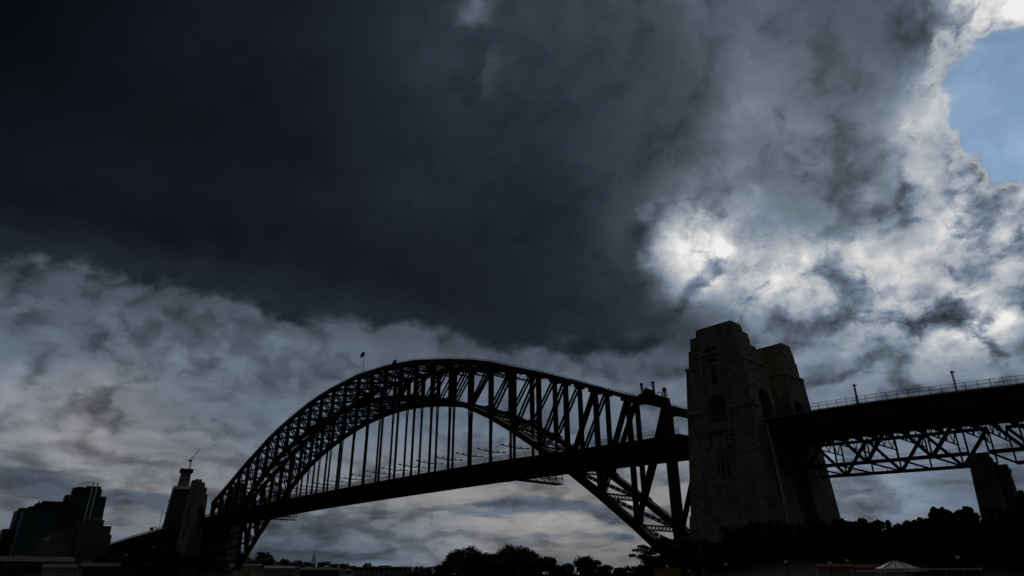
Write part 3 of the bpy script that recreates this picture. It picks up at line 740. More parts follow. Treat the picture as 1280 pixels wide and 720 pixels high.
# ------------------------------------------------------------------ approach viaducts
APN = [(262, 51.9), (292, 53.2), (313, 52.9), (333, 52.3), (369, 50.2), (430, 46.5), (600, 38)]
APS = [(262, 51.9), (292, 51.8), (340, 51.0), (383, 49.8), (438, 47.4), (517, 44.6), (588, 40.8), (760, 33)]
def viaduct(s_, tab, x1, hw, label, spans):
    t = thing('approach_viaduct', label, 'viaduct')
    zf = lambda x: lerp_tab(tab, abs(x))
    xs = [262 + (x1 - 262) * k / 30 for k in range(31)]
    d = MB(); P = [(hw, 0), (hw, -.9), (hw - 1.2, -1.1), (hw - 1.2, -4.8), (-hw + 1.2, -4.8), (-hw + 1.2, -1.1), (-hw, -.9), (-hw, 0)]
    for i, x in enumerate(xs):
        for y, dz in P: d.v.append((s_ * x, y, zf(x) + dz))
        if i:
            for j in range(8): d.f.append(((i - 1) * 8 + j, i * 8 + j, i * 8 + (j + 1) % 8, (i - 1) * 8 + (j + 1) % 8))
    d.f.append(tuple(range(8))); d.f.append(tuple(240 + j for j in range(8)))
    dk_ = d.build('deck', 'deck_concrete', t)
    for y in (-hw + .2, hw - .2):
        r_ = MB(); railing(r_, lambda x: zf(x), s_ * 292, s_ * x1, y, .6, 2.2, 3.0); r_.build('railing', 'dark_steel', t)
        r_ = MB()
        for a, c in zip(xs, xs[1:]): r_.beam((s_ * a, y - math.copysign(.35, -y), zf(a) - .35), (s_ * c, y - math.copysign(.35, -y), zf(c) - .35), .25, .25)
        r_.build('edge_pipe', 'roof_metal', t)
    for x in [292 + 5.1 * k for k in range(int((x1 - 292) / 5.1))]:
        g_ = MB(); z = zf(x) - 4.8
        g_.box(s_ * x - .3, s_ * x + .3, -hw + 1.5, hw - 1.5, z - 1.6, z); g_.build('cross_girder', 'steel', dk_)
    for (a, c) in spans:
        n_ = 6; ps = [a + (c - a) * j / n_ for j in range(n_ + 1)]
        bot = lambda x: 35.6 - .030 * (x - 300) if s_ > 0 else zf(x) - 17
        top = lambda x: zf(x) - 6.2
        for y in (-14.5, 14.5):
            lo_ = MB().beam((s_ * a, y, bot(a)), (s_ * c, y, bot(c)), 1.0, 1.0); o = lo_.build('lower_chord', 'steel', t)
            w_ = MB(); railing(w_, lambda x: bot(abs(x)) + .5, s_ * a, s_ * c, y + .3, 40, 1.1, 4.4); w_.build('catwalk_rail', 'dark_steel', o)
            MB().beam((s_ * a, y, top(a)), (s_ * c, y, top(c)), 1.0, 1.0).build('upper_chord', 'steel', t)
            for j, x in enumerate(ps):
                MB().beam((s_ * x, y, bot(x) + .3), (s_ * x, y, top(x) - .3), .5, .42).build('post', 'steel', t)
            for j in range(n_):
                p, q = ps[j], ps[j + 1]
                A, B = ((p, bot(p)), (q, top(q))) if j % 2 == 1 else ((p, top(p)), (q, bot(q)))
                MB().beam((s_ * A[0], y, A[1]), (s_ * B[0], y, B[1]), .85, .95).build('diagonal', 'steel', t)
        for x in ps:
            m_ = MB()
            m_.beam((s_ * x, -14, bot(x)), (s_ * x, 14, bot(x)), .4, .5, (1, 0, 0))
            for j in range(4):
                y0 = -14 + 7 * j
                m_.beam((s_ * x, y0, top(x) - .5), (s_ * x, y0 + 3.5, top(x) - 4.5), .25, .25, (1, 0, 0)); m_.beam((s_ * x, y0 + 3.5, top(x) - 4.5), (s_ * x, y0 + 7, top(x) - .5), .25, .25, (1, 0, 0))
            m_.beam((s_ * x, -14, top(x) - 4.5), (s_ * x, 14, top(x) - 4.5), .35, .35, (1, 0, 0))
            m_.build('cross_frame', 'steel', t)
    return t
viaduct(1, APN, 520, 17.6, 'dark steel approach viaduct with a deck over latticed trusses, running off to the right', [(296, 350.6), (355.4, 406), (411, 462), (467, 520)])
viaduct(-1, APS, 760, 17.6, 'far dark approach viaduct sloping down to the left behind the far towers', [(296, 350), (355, 406), (411, 462), (467, 518), (523, 574)])
pier0 = None
for s_, xs_ in ((1, (353, 408.6, 464.5)), (-1, (352.5, 408.5, 464.5, 520.5, 576))):
    for i, x in enumerate(xs_):
        for y in (-14.5, 4.5):
            zt = 33.6 if s_ > 0 else lerp_tab(APS, x) - 17.6
            side = ('front' if y < 0 else 'rear')
            lab = ('tapered stone pier in the %s row under the near viaduct, %s from the towers' if s_ > 0 else 'stone pier in the %s row under the far sloping viaduct, %s from the towers') % (side, ('first', 'second', 'third', 'fourth', 'fifth')[i])
            if pier0 is None:
                pier0 = thing('stone_pier', lab, 'pier', (x, y, 0), 'stone piers under the approach viaducts')
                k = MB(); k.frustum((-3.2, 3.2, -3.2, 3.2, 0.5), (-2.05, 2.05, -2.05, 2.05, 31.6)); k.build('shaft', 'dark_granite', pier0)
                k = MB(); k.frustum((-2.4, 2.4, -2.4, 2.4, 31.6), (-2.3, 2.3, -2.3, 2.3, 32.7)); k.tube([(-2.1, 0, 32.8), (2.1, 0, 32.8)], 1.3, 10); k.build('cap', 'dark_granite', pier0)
            else: copy_tree(pier0, (x, y, 0), 0, (1 if y < 0 else .85, 1, zt / 33.6 * (1 if y < 0 else .96)), lab)
# tall posts standing at the deck edge of the approaches
def deck_mast(loc, label, h):
    t = thing('signal_mast', label, 'mast', loc, 'masts on the approach viaducts')
    k = MB(); k.lattice((0, 0, 0), (0, 0, h), .36, .36, (1, 0, 0), 8, .12, .09); k.build('mast', 'dark_steel', t)
    k = MB(); k.box(-.3, .3, -.25, .25, h - .2, h + .35); k.box(-.2, 1.0, -.08, .08, h - .15, h + .05); k.build('lamp_head', 'dark_steel', t)
deck_mast((325.3, -17.0, 52.5), 'mast on the near viaduct railing, close to the second tower', 6.0)
deck_mast((352.6, -17.0, 51.2), 'taller mast on the near viaduct railing, above the stone pier', 5.6)
deck_mast((-400, -16.8, 49), 'thin tall mast on the far viaduct left of the farthest tower', 21)
gn = thing('signal_gantry', 'small dark gantry on the far viaduct beside the thin mast', 'gantry', (-425, -16, 47.8))
k = MB()
for x in (-10, 0, 12): k.box(x - .3, x + .3, -.3, .3, 0, 5)
k.beam((-13, 0, 5), (14, 0, 5), .5, .7); k.box(-9, -4, -1, 1, 2.5, 4.6); k.build('frame', 'dark_steel', gn)

# ------------------------------------------------------------------ trees
rng = np.random.default_rng(7)
def leaf_mesh(name, clumps, per, size, material):
    """many small leaf-sized faces scattered through clumps (centre, radii)"""
    cs, rs = np.array([c[:3] for c in clumps]), np.array([c[3:] for c in clumps])
    n_ = len(clumps) * per; idx = np.repeat(np.arange(len(clumps)), per)
    d = rng.normal(size=(n_, 3)); d /= np.linalg.norm(d, axis=1)[:, None]
    r = rng.random(n_)[:, None] ** .45
    P = cs[idx] + d * r * rs[idx]
    a = rng.normal(size=(n_, 3)); a /= np.linalg.norm(a, axis=1)[:, None]
    b = rng.normal(size=(n_, 3)); b -= a * (a * b).sum(1)[:, None]; b /= np.linalg.norm(b, axis=1)[:, None]
    s = (size * (.6 + .8 * rng.random(n_)))[:, None]
    V = np.stack([P - a * s, P + b * s * .45, P + a * s, P - b * s * .45], 1).reshape(-1, 3)
    me = bpy.data.meshes.new(name); me.vertices.add(len(V)); me.vertices.foreach_set('co', V.ravel())
    me.loops.add(len(V)); me.loops.foreach_set('vertex_index', np.arange(len(V)))
    me.polygons.add(n_); me.polygons.foreach_set('loop_start', np.arange(0, len(V), 4)); me.polygons.foreach_set('loop_total', np.full(n_, 4))
    me.update(calc_edges=True); me.materials.append(M[material]); return me
def make_tree(name, kind, label, cat='tree', group=None):
    t = thing(name, label, cat, (0, 0, -500), group)
    tr = MB(); cl = []
    if kind == 'broad':                                 # old fig: short trunk, wide dome of 12 m by 26 m
        tips = []
        tr.tube([(0, 0, 0), (.2, 0, 2), (.1, .2, 4)], [1.3, .9, .8])
        for j in range(11):
            a = 2 * math.pi * j / 11 + rng.random() * .4; L = 4 + 5.5 * rng.random(); zt = 9.6 - L * .45 + 1.2 * rng.random()
            p = [(.1, .2, 3.4), (L * .4 * math.cos(a), L * .4 * math.sin(a), 5.5), (L * math.cos(a), L * math.sin(a), zt)]
            tr.tube(p, [.5, .3, .1], 6); tips.append(p[2]); tips.append(((p[1][0] + p[2][0]) / 2, (p[1][1] + p[2][1]) / 2, zt - .5))
        for j in range(78):
            a = 2 * math.pi * rng.random(); q = rng.random() ** .5; x = 12 * q * math.cos(a); y = 12 * q * math.sin(a)
            z = 1.6 + 9.2 * math.sqrt(max(0, 1 - q * q)) * (.25 + .75 * rng.random() ** .5) + rng.normal() * .35
            tips.append((x, y, z))
        for p in tips: k = .8 + .7 * rng.random(); cl.append((*p, 2.2 * k, 2.2 * k, 1.3 * k))
        me = leaf_mesh('crown', cl, 220, .32, 'leaf_dark')
    elif kind == 'upright':                             # brush box / eucalypt belt tree: 15 m tall, uneven
        tr.tube([(0, 0, 0), (.1, 0, 5), (.3, .2, 11)], [.7, .5, .2])
        for j in range(48):
            h = 2.5 + 11.5 * rng.random() ** .8; w = 4.6 * (1 - ((h - 6.5) / 9) ** 2) ** .5 if abs(h - 6.5) < 9 else .5
            a = 2 * math.pi * rng.random(); q = rng.random() ** .45
            p = (w * q * math.cos(a), w * q * math.sin(a), h)
            if j < 14: tr.tube([(.15, .1, max(2, h - 3)), p], [.22, .07], 5)
            k = .6 + .8 * rng.random(); cl.append((*p, 1.5 * k, 1.5 * k, 1.15 * k))
        for j in range(40): cl.append((rng.normal() * 2.0, rng.normal() * 2.0, 11.6 + rng.random() * 2.8, .5, .5, .9))
        me = leaf_mesh('crown', cl, 300, .30, 'leaf_dark')
    elif kind == 'sparse':                              # layered open crown with daylight through it
        tr.tube([(0, 0, 0), (.4, .1, 3), (.2, .3, 5)], [.6, .45, .35])
        for j in range(13):
            a = 2 * math.pi * j / 13 + rng.random() * .5; L = 3.5 + 4.2 * rng.random(); zt = 4.5 + 5 * rng.random()
            p2 = (L * math.cos(a), L * math.sin(a), zt)
            tr.tube([(.2, .3, 3.5 + rng.random()), (L * .5 * math.cos(a), L * .5 * math.sin(a), zt * .75 + .6), p2], [.24, .15, .05], 6)
            for q in range(4):
                k = .7 + .5 * rng.random(); cl.append((p2[0] * (.55 + .2 * q) + rng.normal() * .5, p2[1] * (.55 + .2 * q) + rng.normal() * .5, zt + .4 * rng.normal(), 1.5 * k, 1.5 * k, .5 * k))
        for j in range(10): cl.append((rng.normal() * 2, rng.normal() * 2, 8.6 + rng.random(), 1.3, 1.3, .6))
        me = leaf_mesh('crown', cl, 120, .30, 'leaf')
    elif kind == 'palm':
        tr.tube([(0, 0, 0), (.1, 0, 3), (.05, .1, 6)], [.5, .38, .34])
        f_ = MB()
        for j in range(34):
            a = 2 * math.pi * j / 34 + rng.random() * .3; e = R(-35 + 110 * ((j * 7) % 34) / 34); L = 2.6 + .7 * rng.random()
            px_, pz_ = 0, 6.1; prev = None
            for q in range(9):
                s_ = q / 8; ang = e - 1.5 * s_ * s_
                x, z = px_, pz_; px_ += L / 8 * math.cos(ang); pz_ += L / 8 * math.sin(ang)
                if q: 
                    for sg in (-1, 1):
                        c0 = Vector((x * math.cos(a), x * math.sin(a), z)); c1 = Vector((px_ * math.cos(a), px_ * math.sin(a), pz_))
                        out = Vector((-math.sin(a) * sg, math.cos(a) * sg, -.35)) * (.75 * math.sin(math.pi * min(.95, s_ + .1)) + .1)
                        f_.add([c0, c0 + out + (c1 - c0) * .9, c1], [(0, 1, 2)])
                        m0 = (c0 + c1) / 2; f_.add([m0, m0 + out * .9 + (c1 - c0) * .9, c1], [(0, 1, 2)])
        me = f_.mesh('crown'); me.materials.append(M['leaf'])
    elif kind == 'pine':                                # Norfolk pine in the distance
        tr.tube([(0, 0, 0), (0, 0, 20)], [.5, .1])
        for j in range(13):
            h = 3 + 16.5 * j / 12; w = 4.0 * (1 - j / 13.5)
            for q in range(7): a = q * .9 + j; cl.append((w * .65 * math.cos(a), w * .65 * math.sin(a), h, .45 * w + .2, .45 * w + .2, .35))
        me = leaf_mesh('crown', cl, 26, .5, 'leaf_dark')
    elif kind == 'far':                                 # distant bushy tree
        tr.tube([(0, 0, 0), (0, 0, 5)], [.5, .3])
        for j in range(22): cl.append((rng.normal() * 2.6, rng.normal() * 2.6, 4 + 4.5 * rng.random(), 2, 2, 1.5))
        me = leaf_mesh('crown', cl, 70, .7, 'leaf_dark')
    tr.build('trunk', 'bark', t)
    o = bpy.data.objects.new('crown', me); C.objects.link(o); o.parent = t
    return t
def plant(proto, az, dist, label, scale, z=1.6, rz=None, first=[]):
    p = bearing(az, dist, z); rz = rng.random() * 6.28 if rz is None else rz
    if proto.location.z < -400: proto.location = p; proto.rotation_euler.z = rz; proto.scale = (scale,) * 3 if not hasattr(scale, '__len__') else scale; proto['label'] = label; return proto
    return copy_tree(proto, p, rz, scale, label)

fig = make_tree('fig_tree', 'broad', '', 'tree', 'wide-crowned trees on the foreshore')
plant(fig, .1, 188, 'widest dome-crowned dark tree on the foreshore, under the middle of the bridge deck', (.70, .70, .80))
plant(fig, -3.7, 192, 'dome-crowned dark tree just left of the widest one, on the foreshore', (.60, .60, .78))
plant(fig, -1.8, 186, 'smaller round tree filling the gap between the two domed foreshore trees', (.52, .52, .62))
sp = make_tree('spreading_tree', 'sparse', '', 'tree')
plant(sp, 12.6, 186, 'open-branched tree with layered foliage in front of the foot of the arch', (1.1, 1.1, 1.04))
plant(sp, 14.6, 178, 'open-branched tree just left of the nearest tower base, partly in front of it', (1.0, 1.0, .88))
pm = make_tree('palm_tree', 'palm', '', 'tree', 'palms on the foreshore')
plant(pm, 5.8, 176, 'bushy palm standing alone between the domed trees and the arch foot', (1.25, 1.25, .76))
plant(pm, 10.8, 180, 'palm with drooping fronds beside the open-branched tree at the arch foot', (1.0, 1.0, .98))
up = make_tree('park_tree', 'upright', '', 'tree', 'dark trees of the park below the towers')
park = [(16.4, 150, .52, 'in front of the left corner of the nearest tower'), (18.3, 146, .70, 'in front of the middle of the nearest tower'), (20.2, 142, .72, 'in front of the right corner of the nearest tower'),
        (22.2, 144, .70, 'in front of the abutment between the towers'), (24.2, 142, .70, 'in front of the second tower'), (25.9, 140, .71, 'at the right-hand foot of the second tower'),
        (27.2, 138, .68, 'immediately right of the second tower'), (28.5, 140, .58, 'in the dip of the skyline right of the towers'), (29.7, 140, .64, 'rising from the dip towards the tallest tree'),
        (31.0, 136, .68, 'just left of the tallest tree'), (32.4, 136, .77, 'tallest of the row, left of the stone pier'), (33.6, 138, .64, 'directly left of the stone pier'),
        (34.8, 134, .53, 'in front of the stone pier'), (36.4, 134, .74, 'right of the stone pier at the edge of the picture'), (37.8, 132, .86, 'outermost, beyond the stone pier')]
for a, d, s_, w in park: plant(up, a, d, 'dark park tree ' + w, (s_ * 1.3, s_ * 1.3, s_ * 1.0))
sh = make_tree('shrub', 'far', '', 'shrub', 'dark shrubs along the foreshore')
for i, (a, d, s_, w) in enumerate([(-7.0, 205, .34, 'left of the domed trees, right of the wharf building'), (-5.7, 200, .45, 'at the left foot of the domed trees'), (-4.4, 184, .55, 'under the left domed tree'), (-2.6, 182, .60, 'under the gap between the domed trees'), (-.8, 182, .60, 'under the left half of the widest domed tree'), (.9, 182, .60, 'under the right half of the widest domed tree'), (2.7, 182, .62, 'at the right foot of the widest domed tree'), (4.1, 184, .45, 'left of the bushy palm'), (5.9, 172, .55, 'below the bushy palm'), (7.3, 186, .42, 'just right of the bushy palm'),
        (8.6, 190, .36, 'midway between the palm and the arch foot'), (9.9, 188, .42, 'left of the drooping palm'), (16.3, 150, .70, 'below the nearest tower, left corner'), (14.4, 170, .62, 'under the open-branched trees'), (12.6, 172, .62, 'below the layered tree at the arch foot'), (11.2, 176, .55, 'below the drooping palm')]):
    plant(sh, a, d, 'low dark shrub ' + w, s_)
k = MB()
for i in range(41):                                    # the park rises behind the trees
    a = 14.5 + 30 * i / 40; hgt = 1.2 + 7.0 * min(1, i / 8) + .3 * math.sin(i * 1.3)
    for dd, hh in ((112, 0), (128, .35), (158, 1), (175, 1), (182, 0)):
        p = bearing(a, dd); k.v.append((p.x, p.y, 1.4 + hgt * hh))
    if i:
        for j in range(4): o = (i - 1) * 5 + j; k.f.append((o, o + 1, o + 6, o + 5))
struct('park_slope', k, 'grass')
hd = MB()
for i in range(161):
    a = -8.5 + 22.0 * i / 160; hgt = 2.6 + .5 * math.sin(i * .37) + .35 * math.sin(i * 1.3) + .2 * rng.normal()
    for dd, hh in ((200.4, 0), (200.6, .9), (201.5, 1), (202.4, .92), (202.6, 0)):
        p = bearing(a, dd); hd.v.append((p.x, p.y, 1.5 + hgt * hh + .12 * rng.normal() * (hh > 0)))
    if i:
        for j in range(4): o = (i - 1) * 5 + j; hd.f.append((o, o + 1, o + 6, o + 5))
hd_ = hd.build('hedge', 'leaf_dark'); tag(hd_, 'long low dark hedge along the water behind the domed foreshore trees', 'hedge')
# ------------------------------------------------------------------ things along the foreshore at the bottom right
lp0 = None
for az_, d, zt, w in [(21.05, 92, 4.75, 'among the trees below the nearest tower'), (24.06, 90, 4.55, 'beside the red awnings'), (25.26, 95, 4.85, 'right of the leaning lamp, above the red awnings'), (32.16, 92, 5.0, 'right of the white tent'), (16.68, 96, 4.55, 'below the left part of the nearest tower'), (13.91, 96, 3.7, 'short, close to the yellow board')]:
    p = bearing(az_, d, 1.6); lab = 'park lamp with a pale round globe, ' + w
    if lp0 is None:
        lp0 = thing('park_lamp', lab, 'street lamp', p, 'globe lamps in the park', scale=(1, 1, (zt - 1.6) / 3.4)); lp0.location = p
        k = MB(); k.tube([(0, 0, 0), (0, 0, .5), (0, 0, 3.1)], [.11, .07, .05]); k.build('lamp_post', 'dark_steel', lp0)
        k = MB(); k.sphere((0, 0, 3.27), .2); k.build('globe', 'globe', lp0)
        k = MB(); k.tube([(0, 0, 3.44), (0, 0, 3.56)], [.14, .03]); k.build('finial', 'dark_steel', lp0)
    else: copy_tree(lp0, p, 0, (1, 1, (zt - 1.6) / 3.4), lab)
p = bearing(28.36, 70, 1.6)
tn = thing('pavilion_tent', 'white peaked tent roof at the bottom edge beside the shelter', 'tent', p, rz=YAW - math.pi / 2 - R(28.36) + .25)
k = MB(); hw_ = 1.45; zb, za = 2.1, 2.8
k.add([(-hw_, -hw_, zb), (hw_, -hw_, zb), (hw_, hw_, zb), (-hw_, hw_, zb), (0, 0, za), (-hw_, -hw_, zb - .06), (hw_, -hw_, zb - .06), (hw_, hw_, zb - .06), (-hw_, hw_, zb - .06)],
      [(0, 1, 4), (1, 2, 4), (2, 3, 4), (3, 0, 4), (0, 5, 6, 1), (1, 6, 7, 2), (2, 7, 8, 3), (3, 8, 5, 0), (5, 8, 7, 6)]); rf = k.build('canopy', 'canvas', tn)
for x, y in ((-1, -1), (1, -1), (1, 1), (-1, 1)):
    k = MB(); k.beam((x * hw_, y * hw_, zb + .02), (0, 0, za + .03), .05, .05); k.build('seam', 'dark_steel', rf)
    k = MB(); k.box(x * 1.35 - .05, x * 1.35 + .05, y * 1.35 - .05, y * 1.35 + .05, 0, zb - .06); k.build('leg', 'white_paint', tn)
for x in (-.45, .45):
    k = MB(); k.beam((x, -hw_ - .005, zb), (0, -.02, za + .02), .04, .04); k.build('seam', 'dark_steel', rf)
k = MB(); k.box(-3.6, 2.9, -hw_ - .25, -hw_ - .05, zb - .28, zb - .14); k.build('front_beam', 'canvas', tn)
p = bearing(31.19, 70, 1.6)
kb = thing('glass_shelter', 'low blue and white glazed shelter at the bottom edge, right of the white tent', 'shelter', p, rz=YAW - math.pi / 2 - R(31.19) + .1)
k = MB(); k.box(-2.6, 2.6, -1.2, 1.4, 1.95, 2.06); k.build('roof', 'white_paint', kb)
k = MB(); k.box(-2.5, 2.5, -1.05, 1.3, 0, .8); k.build('base_wall', 'blue_paint', kb)
for x in (-2.45, -1.2, 0, 1.2, 2.45): k = MB(); k.box(x - .05, x + .05, -1.1, -1.0, .8, 1.95); k.build('window_post', 'blue_paint', kb)
k = MB(); k.box(-2.4, 2.4, -1.02, -.98, .8, 1.95); k.build('window', 'glass_blue', kb)
k = MB(); k.box(-2.5, 2.5, 1.1, 1.3, .8, 1.95); k.build('back_wall', 'blue_paint', kb)
k = MB(); k.prism([(-2.9, 1.2), (-2.55, 1.2), (-2.5, 2.0), (-2.9, 2.05)], -1.1, 1.2); k.build('side_window', 'blue_paint', kb)
for j, (az_, w, hgt) in enumerate(((24.3, 3.4, 2.6), (26.3, 2.8, 2.5))):
    p = bearing(az_, 78, 1.6)
    a_ = thing('market_awning', 'dark red awning %s the leaning lamp at the bottom edge' % ('below' if j == 0 else 'to the right of'), 'awning', p, 'red awnings', rz=YAW - math.pi / 2 - R(az_))
    k = MB(); k.prism([(-1.2, hgt - .35), (1.2, hgt - .35), (1.2, hgt - .28), (0, hgt), (-1.2, hgt - .28)], -w / 2, w / 2, 'x'); k.build('canopy', 'red_paint', a_)
    for x in (-w / 2 + .1, w / 2 - .1):
        for y in (-1.1, 1.1): k = MB(); k.box(x - .04, x + .04, y - .04, y + .04, 0, hgt - .35); k.build('leg', 'white_paint', a_)
p = bearing(12.22, 140, 1.6)
sg_ = thing('notice_board', 'dull yellow board low among the trees at the foot of the arch', 'board', p, rz=YAW - math.pi / 2 - R(12.22))
k = MB(); k.box(-2.5, 2.5, -.08, .08, .6, 2.75); k.build('panel', 'yellow_paint', sg_)
for x in (-2.3, 2.3): k = MB(); k.box(x - .08, x + .08, .09, .22, 0, 2.8); k.build('leg', 'bark', sg_)

# ------------------------------------------------------------------ far shore: hills, houses, wharves
def ridge(name, a0, a1, dist, prof, depth, material='earth'):
    k = MB(); n_ = 40
    for i in range(n_ + 1):
        a = a0 + (a1 - a0) * i / n_
        h = lerp_tab(prof, a)
        for j, (dd, hh) in enumerate(((-.25, 0), (-.1, .55), (0, 1), (.3, .8), (1, 0))):
            p = bearing(a, dist + depth * dd); k.v.append((p.x, p.y, -1 + (h + 1) * hh + 1.2 * math.sin(i * 1.7 + j) * (hh > 0)))
        if i:
            for j in range(4): o = (i - 1) * 5 + j; k.f.append((o, o + 1, o + 6, o + 5))
    return struct(name, k, material)
HILL = [(-24, 34), (-20.5, 39), (-18.8, 35), (-17.6, 28), (-15.3, 23), (-12.8, 17), (-8.3, 9), (-4, 6), (4, 6)]
ridge('distant_hill', -24, 4, 1650, HILL, 900)
ridge('far_headland', -36, -19, 690, [(-36, 6), (-30, 10), (-26, 14), (-22, 12), (-19, 3)], 160)
ridge('city_ridge', -60, -20, 900, [(-60, 20), (-36, 18), (-30, 26), (-25, 20), (-20, 6)], 500)

house_n = 0
def house(az, dist, z, w, d, h, roof, wall, label, rz=0.0):
    p = bearing(az, dist, z)
    t = thing('distant_house', label, 'house', p, 'houses on the far shore', rz=YAW - math.pi / 2 - R(az) + rz)
    k = MB(); k.box(-w / 2, w / 2, -d / 2, d / 2, -8, h); k.build('wall', wall, t)
    k = MB(); e = .6
    k.prism([(-d / 2 - e, h), (d / 2 + e, h), (d / 2 + e, h + .3), (0, h + d * .22 + .3), (-d / 2 - e, h + .3)], -w / 2 - e, w / 2 + e, 'x'); k.build('roof', roof, t)
    nW = max(2, int(w / 3.5))
    for j in range(nW):
        x = -w / 2 + w * (j + .5) / nW
        for zz_ in ([h * .5] if h < 5 else [h * .22, h * .66]):
            k = MB(); k.box(x - .55, x + .55, -d / 2 - .05, -d / 2 + .1, zz_ - .7, zz_ + .8); k.build('window', 'opening', t)
rr = random.Random(5)
ordw = 'first second third fourth fifth sixth seventh eighth ninth tenth eleventh twelfth thirteenth fourteenth fifteenth sixteenth seventeenth eighteenth nineteenth twentieth'.split()
def hill_z(az, dist):
    t = (dist - 1650) / 900
    return lerp_tab(HILL, az) * lerp_tab([(-.25, 0), (-.1, .55), (0, 1)], t)
for row, (dist0, n_h, a0, a1, word) in enumerate(((1630, 17, -21.4, -8.8, 'on the far hill skyline'), (1530, 14, -21.0, -9.0, 'in the row below the skyline'))):
    for i in range(n_h):
        az_ = a0 + (a1 - a0) * (i + .2 + .6 * rr.random()) / n_h; dd = dist0 + rr.uniform(-20, 20)
        w = rr.uniform(9, 24); h = rr.choice([5.5, 6, 8, 9, 11]); rf_ = rr.choice(['roof_tile', 'roof_tile', 'roof_slate', 'roof_metal']); wl = rr.choice(['wall_cream', 'wall_brick', 'wall_grey', 'wall_brick'])
        lab = '%s house from the left %s, %s roof' % (ordw[i], word, {'roof_tile': 'tiled', 'roof_slate': 'dark slate', 'roof_metal': 'pale metal'}[rf_])
        house(az_, dd, hill_z(az_, dd) - .5, w, rr.uniform(9, 13), h, rf_, wl, lab, rr.uniform(-.5, .5))
for a in [(-18.2, 1200, 2, 46, 14, 13, 'roof_metal', 'wall_grey', 'long pale-roofed shed at the water under the hill'), (-20.6, 1180, 2, 40, 14, 16, 'roof_slate', 'wall_cream', 'cream waterside building near the far arch foot'), (-15.2, 1180, 2, 60, 14, 10, 'roof_slate', 'wall_brick', 'long brick waterside store below the houses'), (-7.3, 1300, 2, 30, 12, 11, 'roof_slate', 'wall_brick', 'dark low building right of the wharf building')]: house(*a)
fp = make_tree('norfolk_pine', 'pine', '', 'tree', 'pines on the far skyline')
plant(fp, -20.6, 1500, 'slender pine at the left end of the far skyline', 1.0, 34)
ft = make_tree('distant_tree', 'far', '', 'tree', 'trees on the far skyline')
for a, d, z, s_, w in [(-19.4, 1600, 32, 2.0, 'large bushy tree on top of the far hill'), (-18.9, 1600, 30, 1.2, 'smaller tree just right of the large hilltop tree'), (-16.8, 1600, 22, 1.3, 'flat-topped tree on the slope left of the cable tower'), (-16.2, 1600, 21, 1.1, 'small tree immediately left of the cable tower'), (-14.9, 1600, 19, 1.4, 'round tree right of the cable tower'),
                       (-13.3, 1600, 16, 1.3, 'bushy tree midway between the cable tower and the wharf'), (-11.7, 1000, 10, 1.0, 'spiky-topped tree left of the wharf building'), (-7.7, 1000, 3, 1.3, 'dark tree at the right end of the wharf building'), (-6.8, 1000, 2, 1.3, 'second dark tree right of the wharf building'), (-17.9, 1600, 26, 1.2, 'tree between the pale-roofed houses'),
                       (-21.6, 1600, 34, 1.2, 'tree beside the far arch foot'), (-14.2, 1550, 10, 1.5, 'tree above the long brick store'), (-12.6, 1560, 10, 1.4, 'tree left of the spiky-topped one'), (-20.0, 1560, 18, 1.5, 'tree half way down the hill under the large hilltop tree'), (-17.2, 1550, 14, 1.5, 'tree half way down the hill above the pale-roofed shed')]:
    plant(ft, a, d, w, s_, z)
ct = thing('cable_bridge_tower', 'far pointed bridge tower with stay cables on the skyline under the arch', 'tower', bearing(-15.75, 2600, 0), rz=YAW - math.pi / 2 + R(15.75))
k = MB()
for sg in (-1, 1): k.beam((sg * 11, 0, 20), (0, 0, 96), 5, 5, (0, 1, 0), 3, 3)
k.beam((0, 0, 88), (0, 0, 112), 3, 3, (0, 1, 0), .8, .8); k.beam((-9, 0, 42), (9, 0, 42), 4, 4); k.build('pylon', 'dark_steel', ct)
k = MB()
for sg in (-1, 1):
    for j in range(4): k.beam((0, 0, 92 - j * 5), (sg * (62 - j * 12), 0, 38), .35, .35)
k.build('stay_cable', 'dark_steel', ct); ct.scale.z = .76
# wharf building with a flat roof and a columned upper floor
wf = thing('wharf_building', 'low flat-roofed wharf building with a row of columns, on the far waterside', 'building', bearing(-10.3, 900, 1.6), rz=YAW - math.pi / 2 + R(10.15))
k = MB(); k.box(-36, 36, -8, 12, 0, 7.5); k.build('wall', 'wall_grey', wf)
k = MB(); k.prism([(-37, 10.8), (37, 10.8), (36, 11.9), (9, 12.2), (7, 13.4), (-6, 13.4), (-8, 12.2), (-36, 11.9)], -10, 13); k.build('roof', 'roof_metal', wf)
for j in range(13): k = MB(); x = -35 + 70 * j / 12; k.box(x - .8, x + .8, -9, -7.6, 0, 10.8); k.build('column', 'wall_cream', wf)
k = MB(); k.box(-34, 34, -4, 11, 7.5, 10.8); k.build('upper_wall', 'glass_dark', wf)
# long pale terminal roof at the lower left
tr_ = thing('ferry_terminal', 'long low terminal with a pale flat roof at the lower left edge', 'building', bearing(-34.0, 760, 1.6), rz=YAW - math.pi / 2 + R(34.0))
k = MB(); k.prism([(-78, 14.3), (29, 14.3), (29, 17.0), (26, 18.2), (-78, 18.2)], -12, 14); k.build('roof', 'white_paint', tr_)
k = MB(); k.box(-76, 27, -9, 12, 0, 14.3); k.build('wall', 'glass_dark', tr_)
for j in range(14): k = MB(); x = -74 + 100 * j / 13; k.box(x - .5, x + .5, -11, -10, 0, 14.3); k.build('column', 'wall_grey', tr_)
for a, w, s_ in [(-35.1, 'first from the left', 1.1), (-34.4, 'second from the left', 1.1), (-33.9, 'third from the left', 1.15), (-33.05, 'fourth from the left', 1.15), (-32.55, 'fifth from the left', 1.2), (-31.9, 'rightmost', 1.15)]:
    plant(ft, a, 690, 'round dark tree in front of the pale terminal roof, ' + w, s_, 2.5)
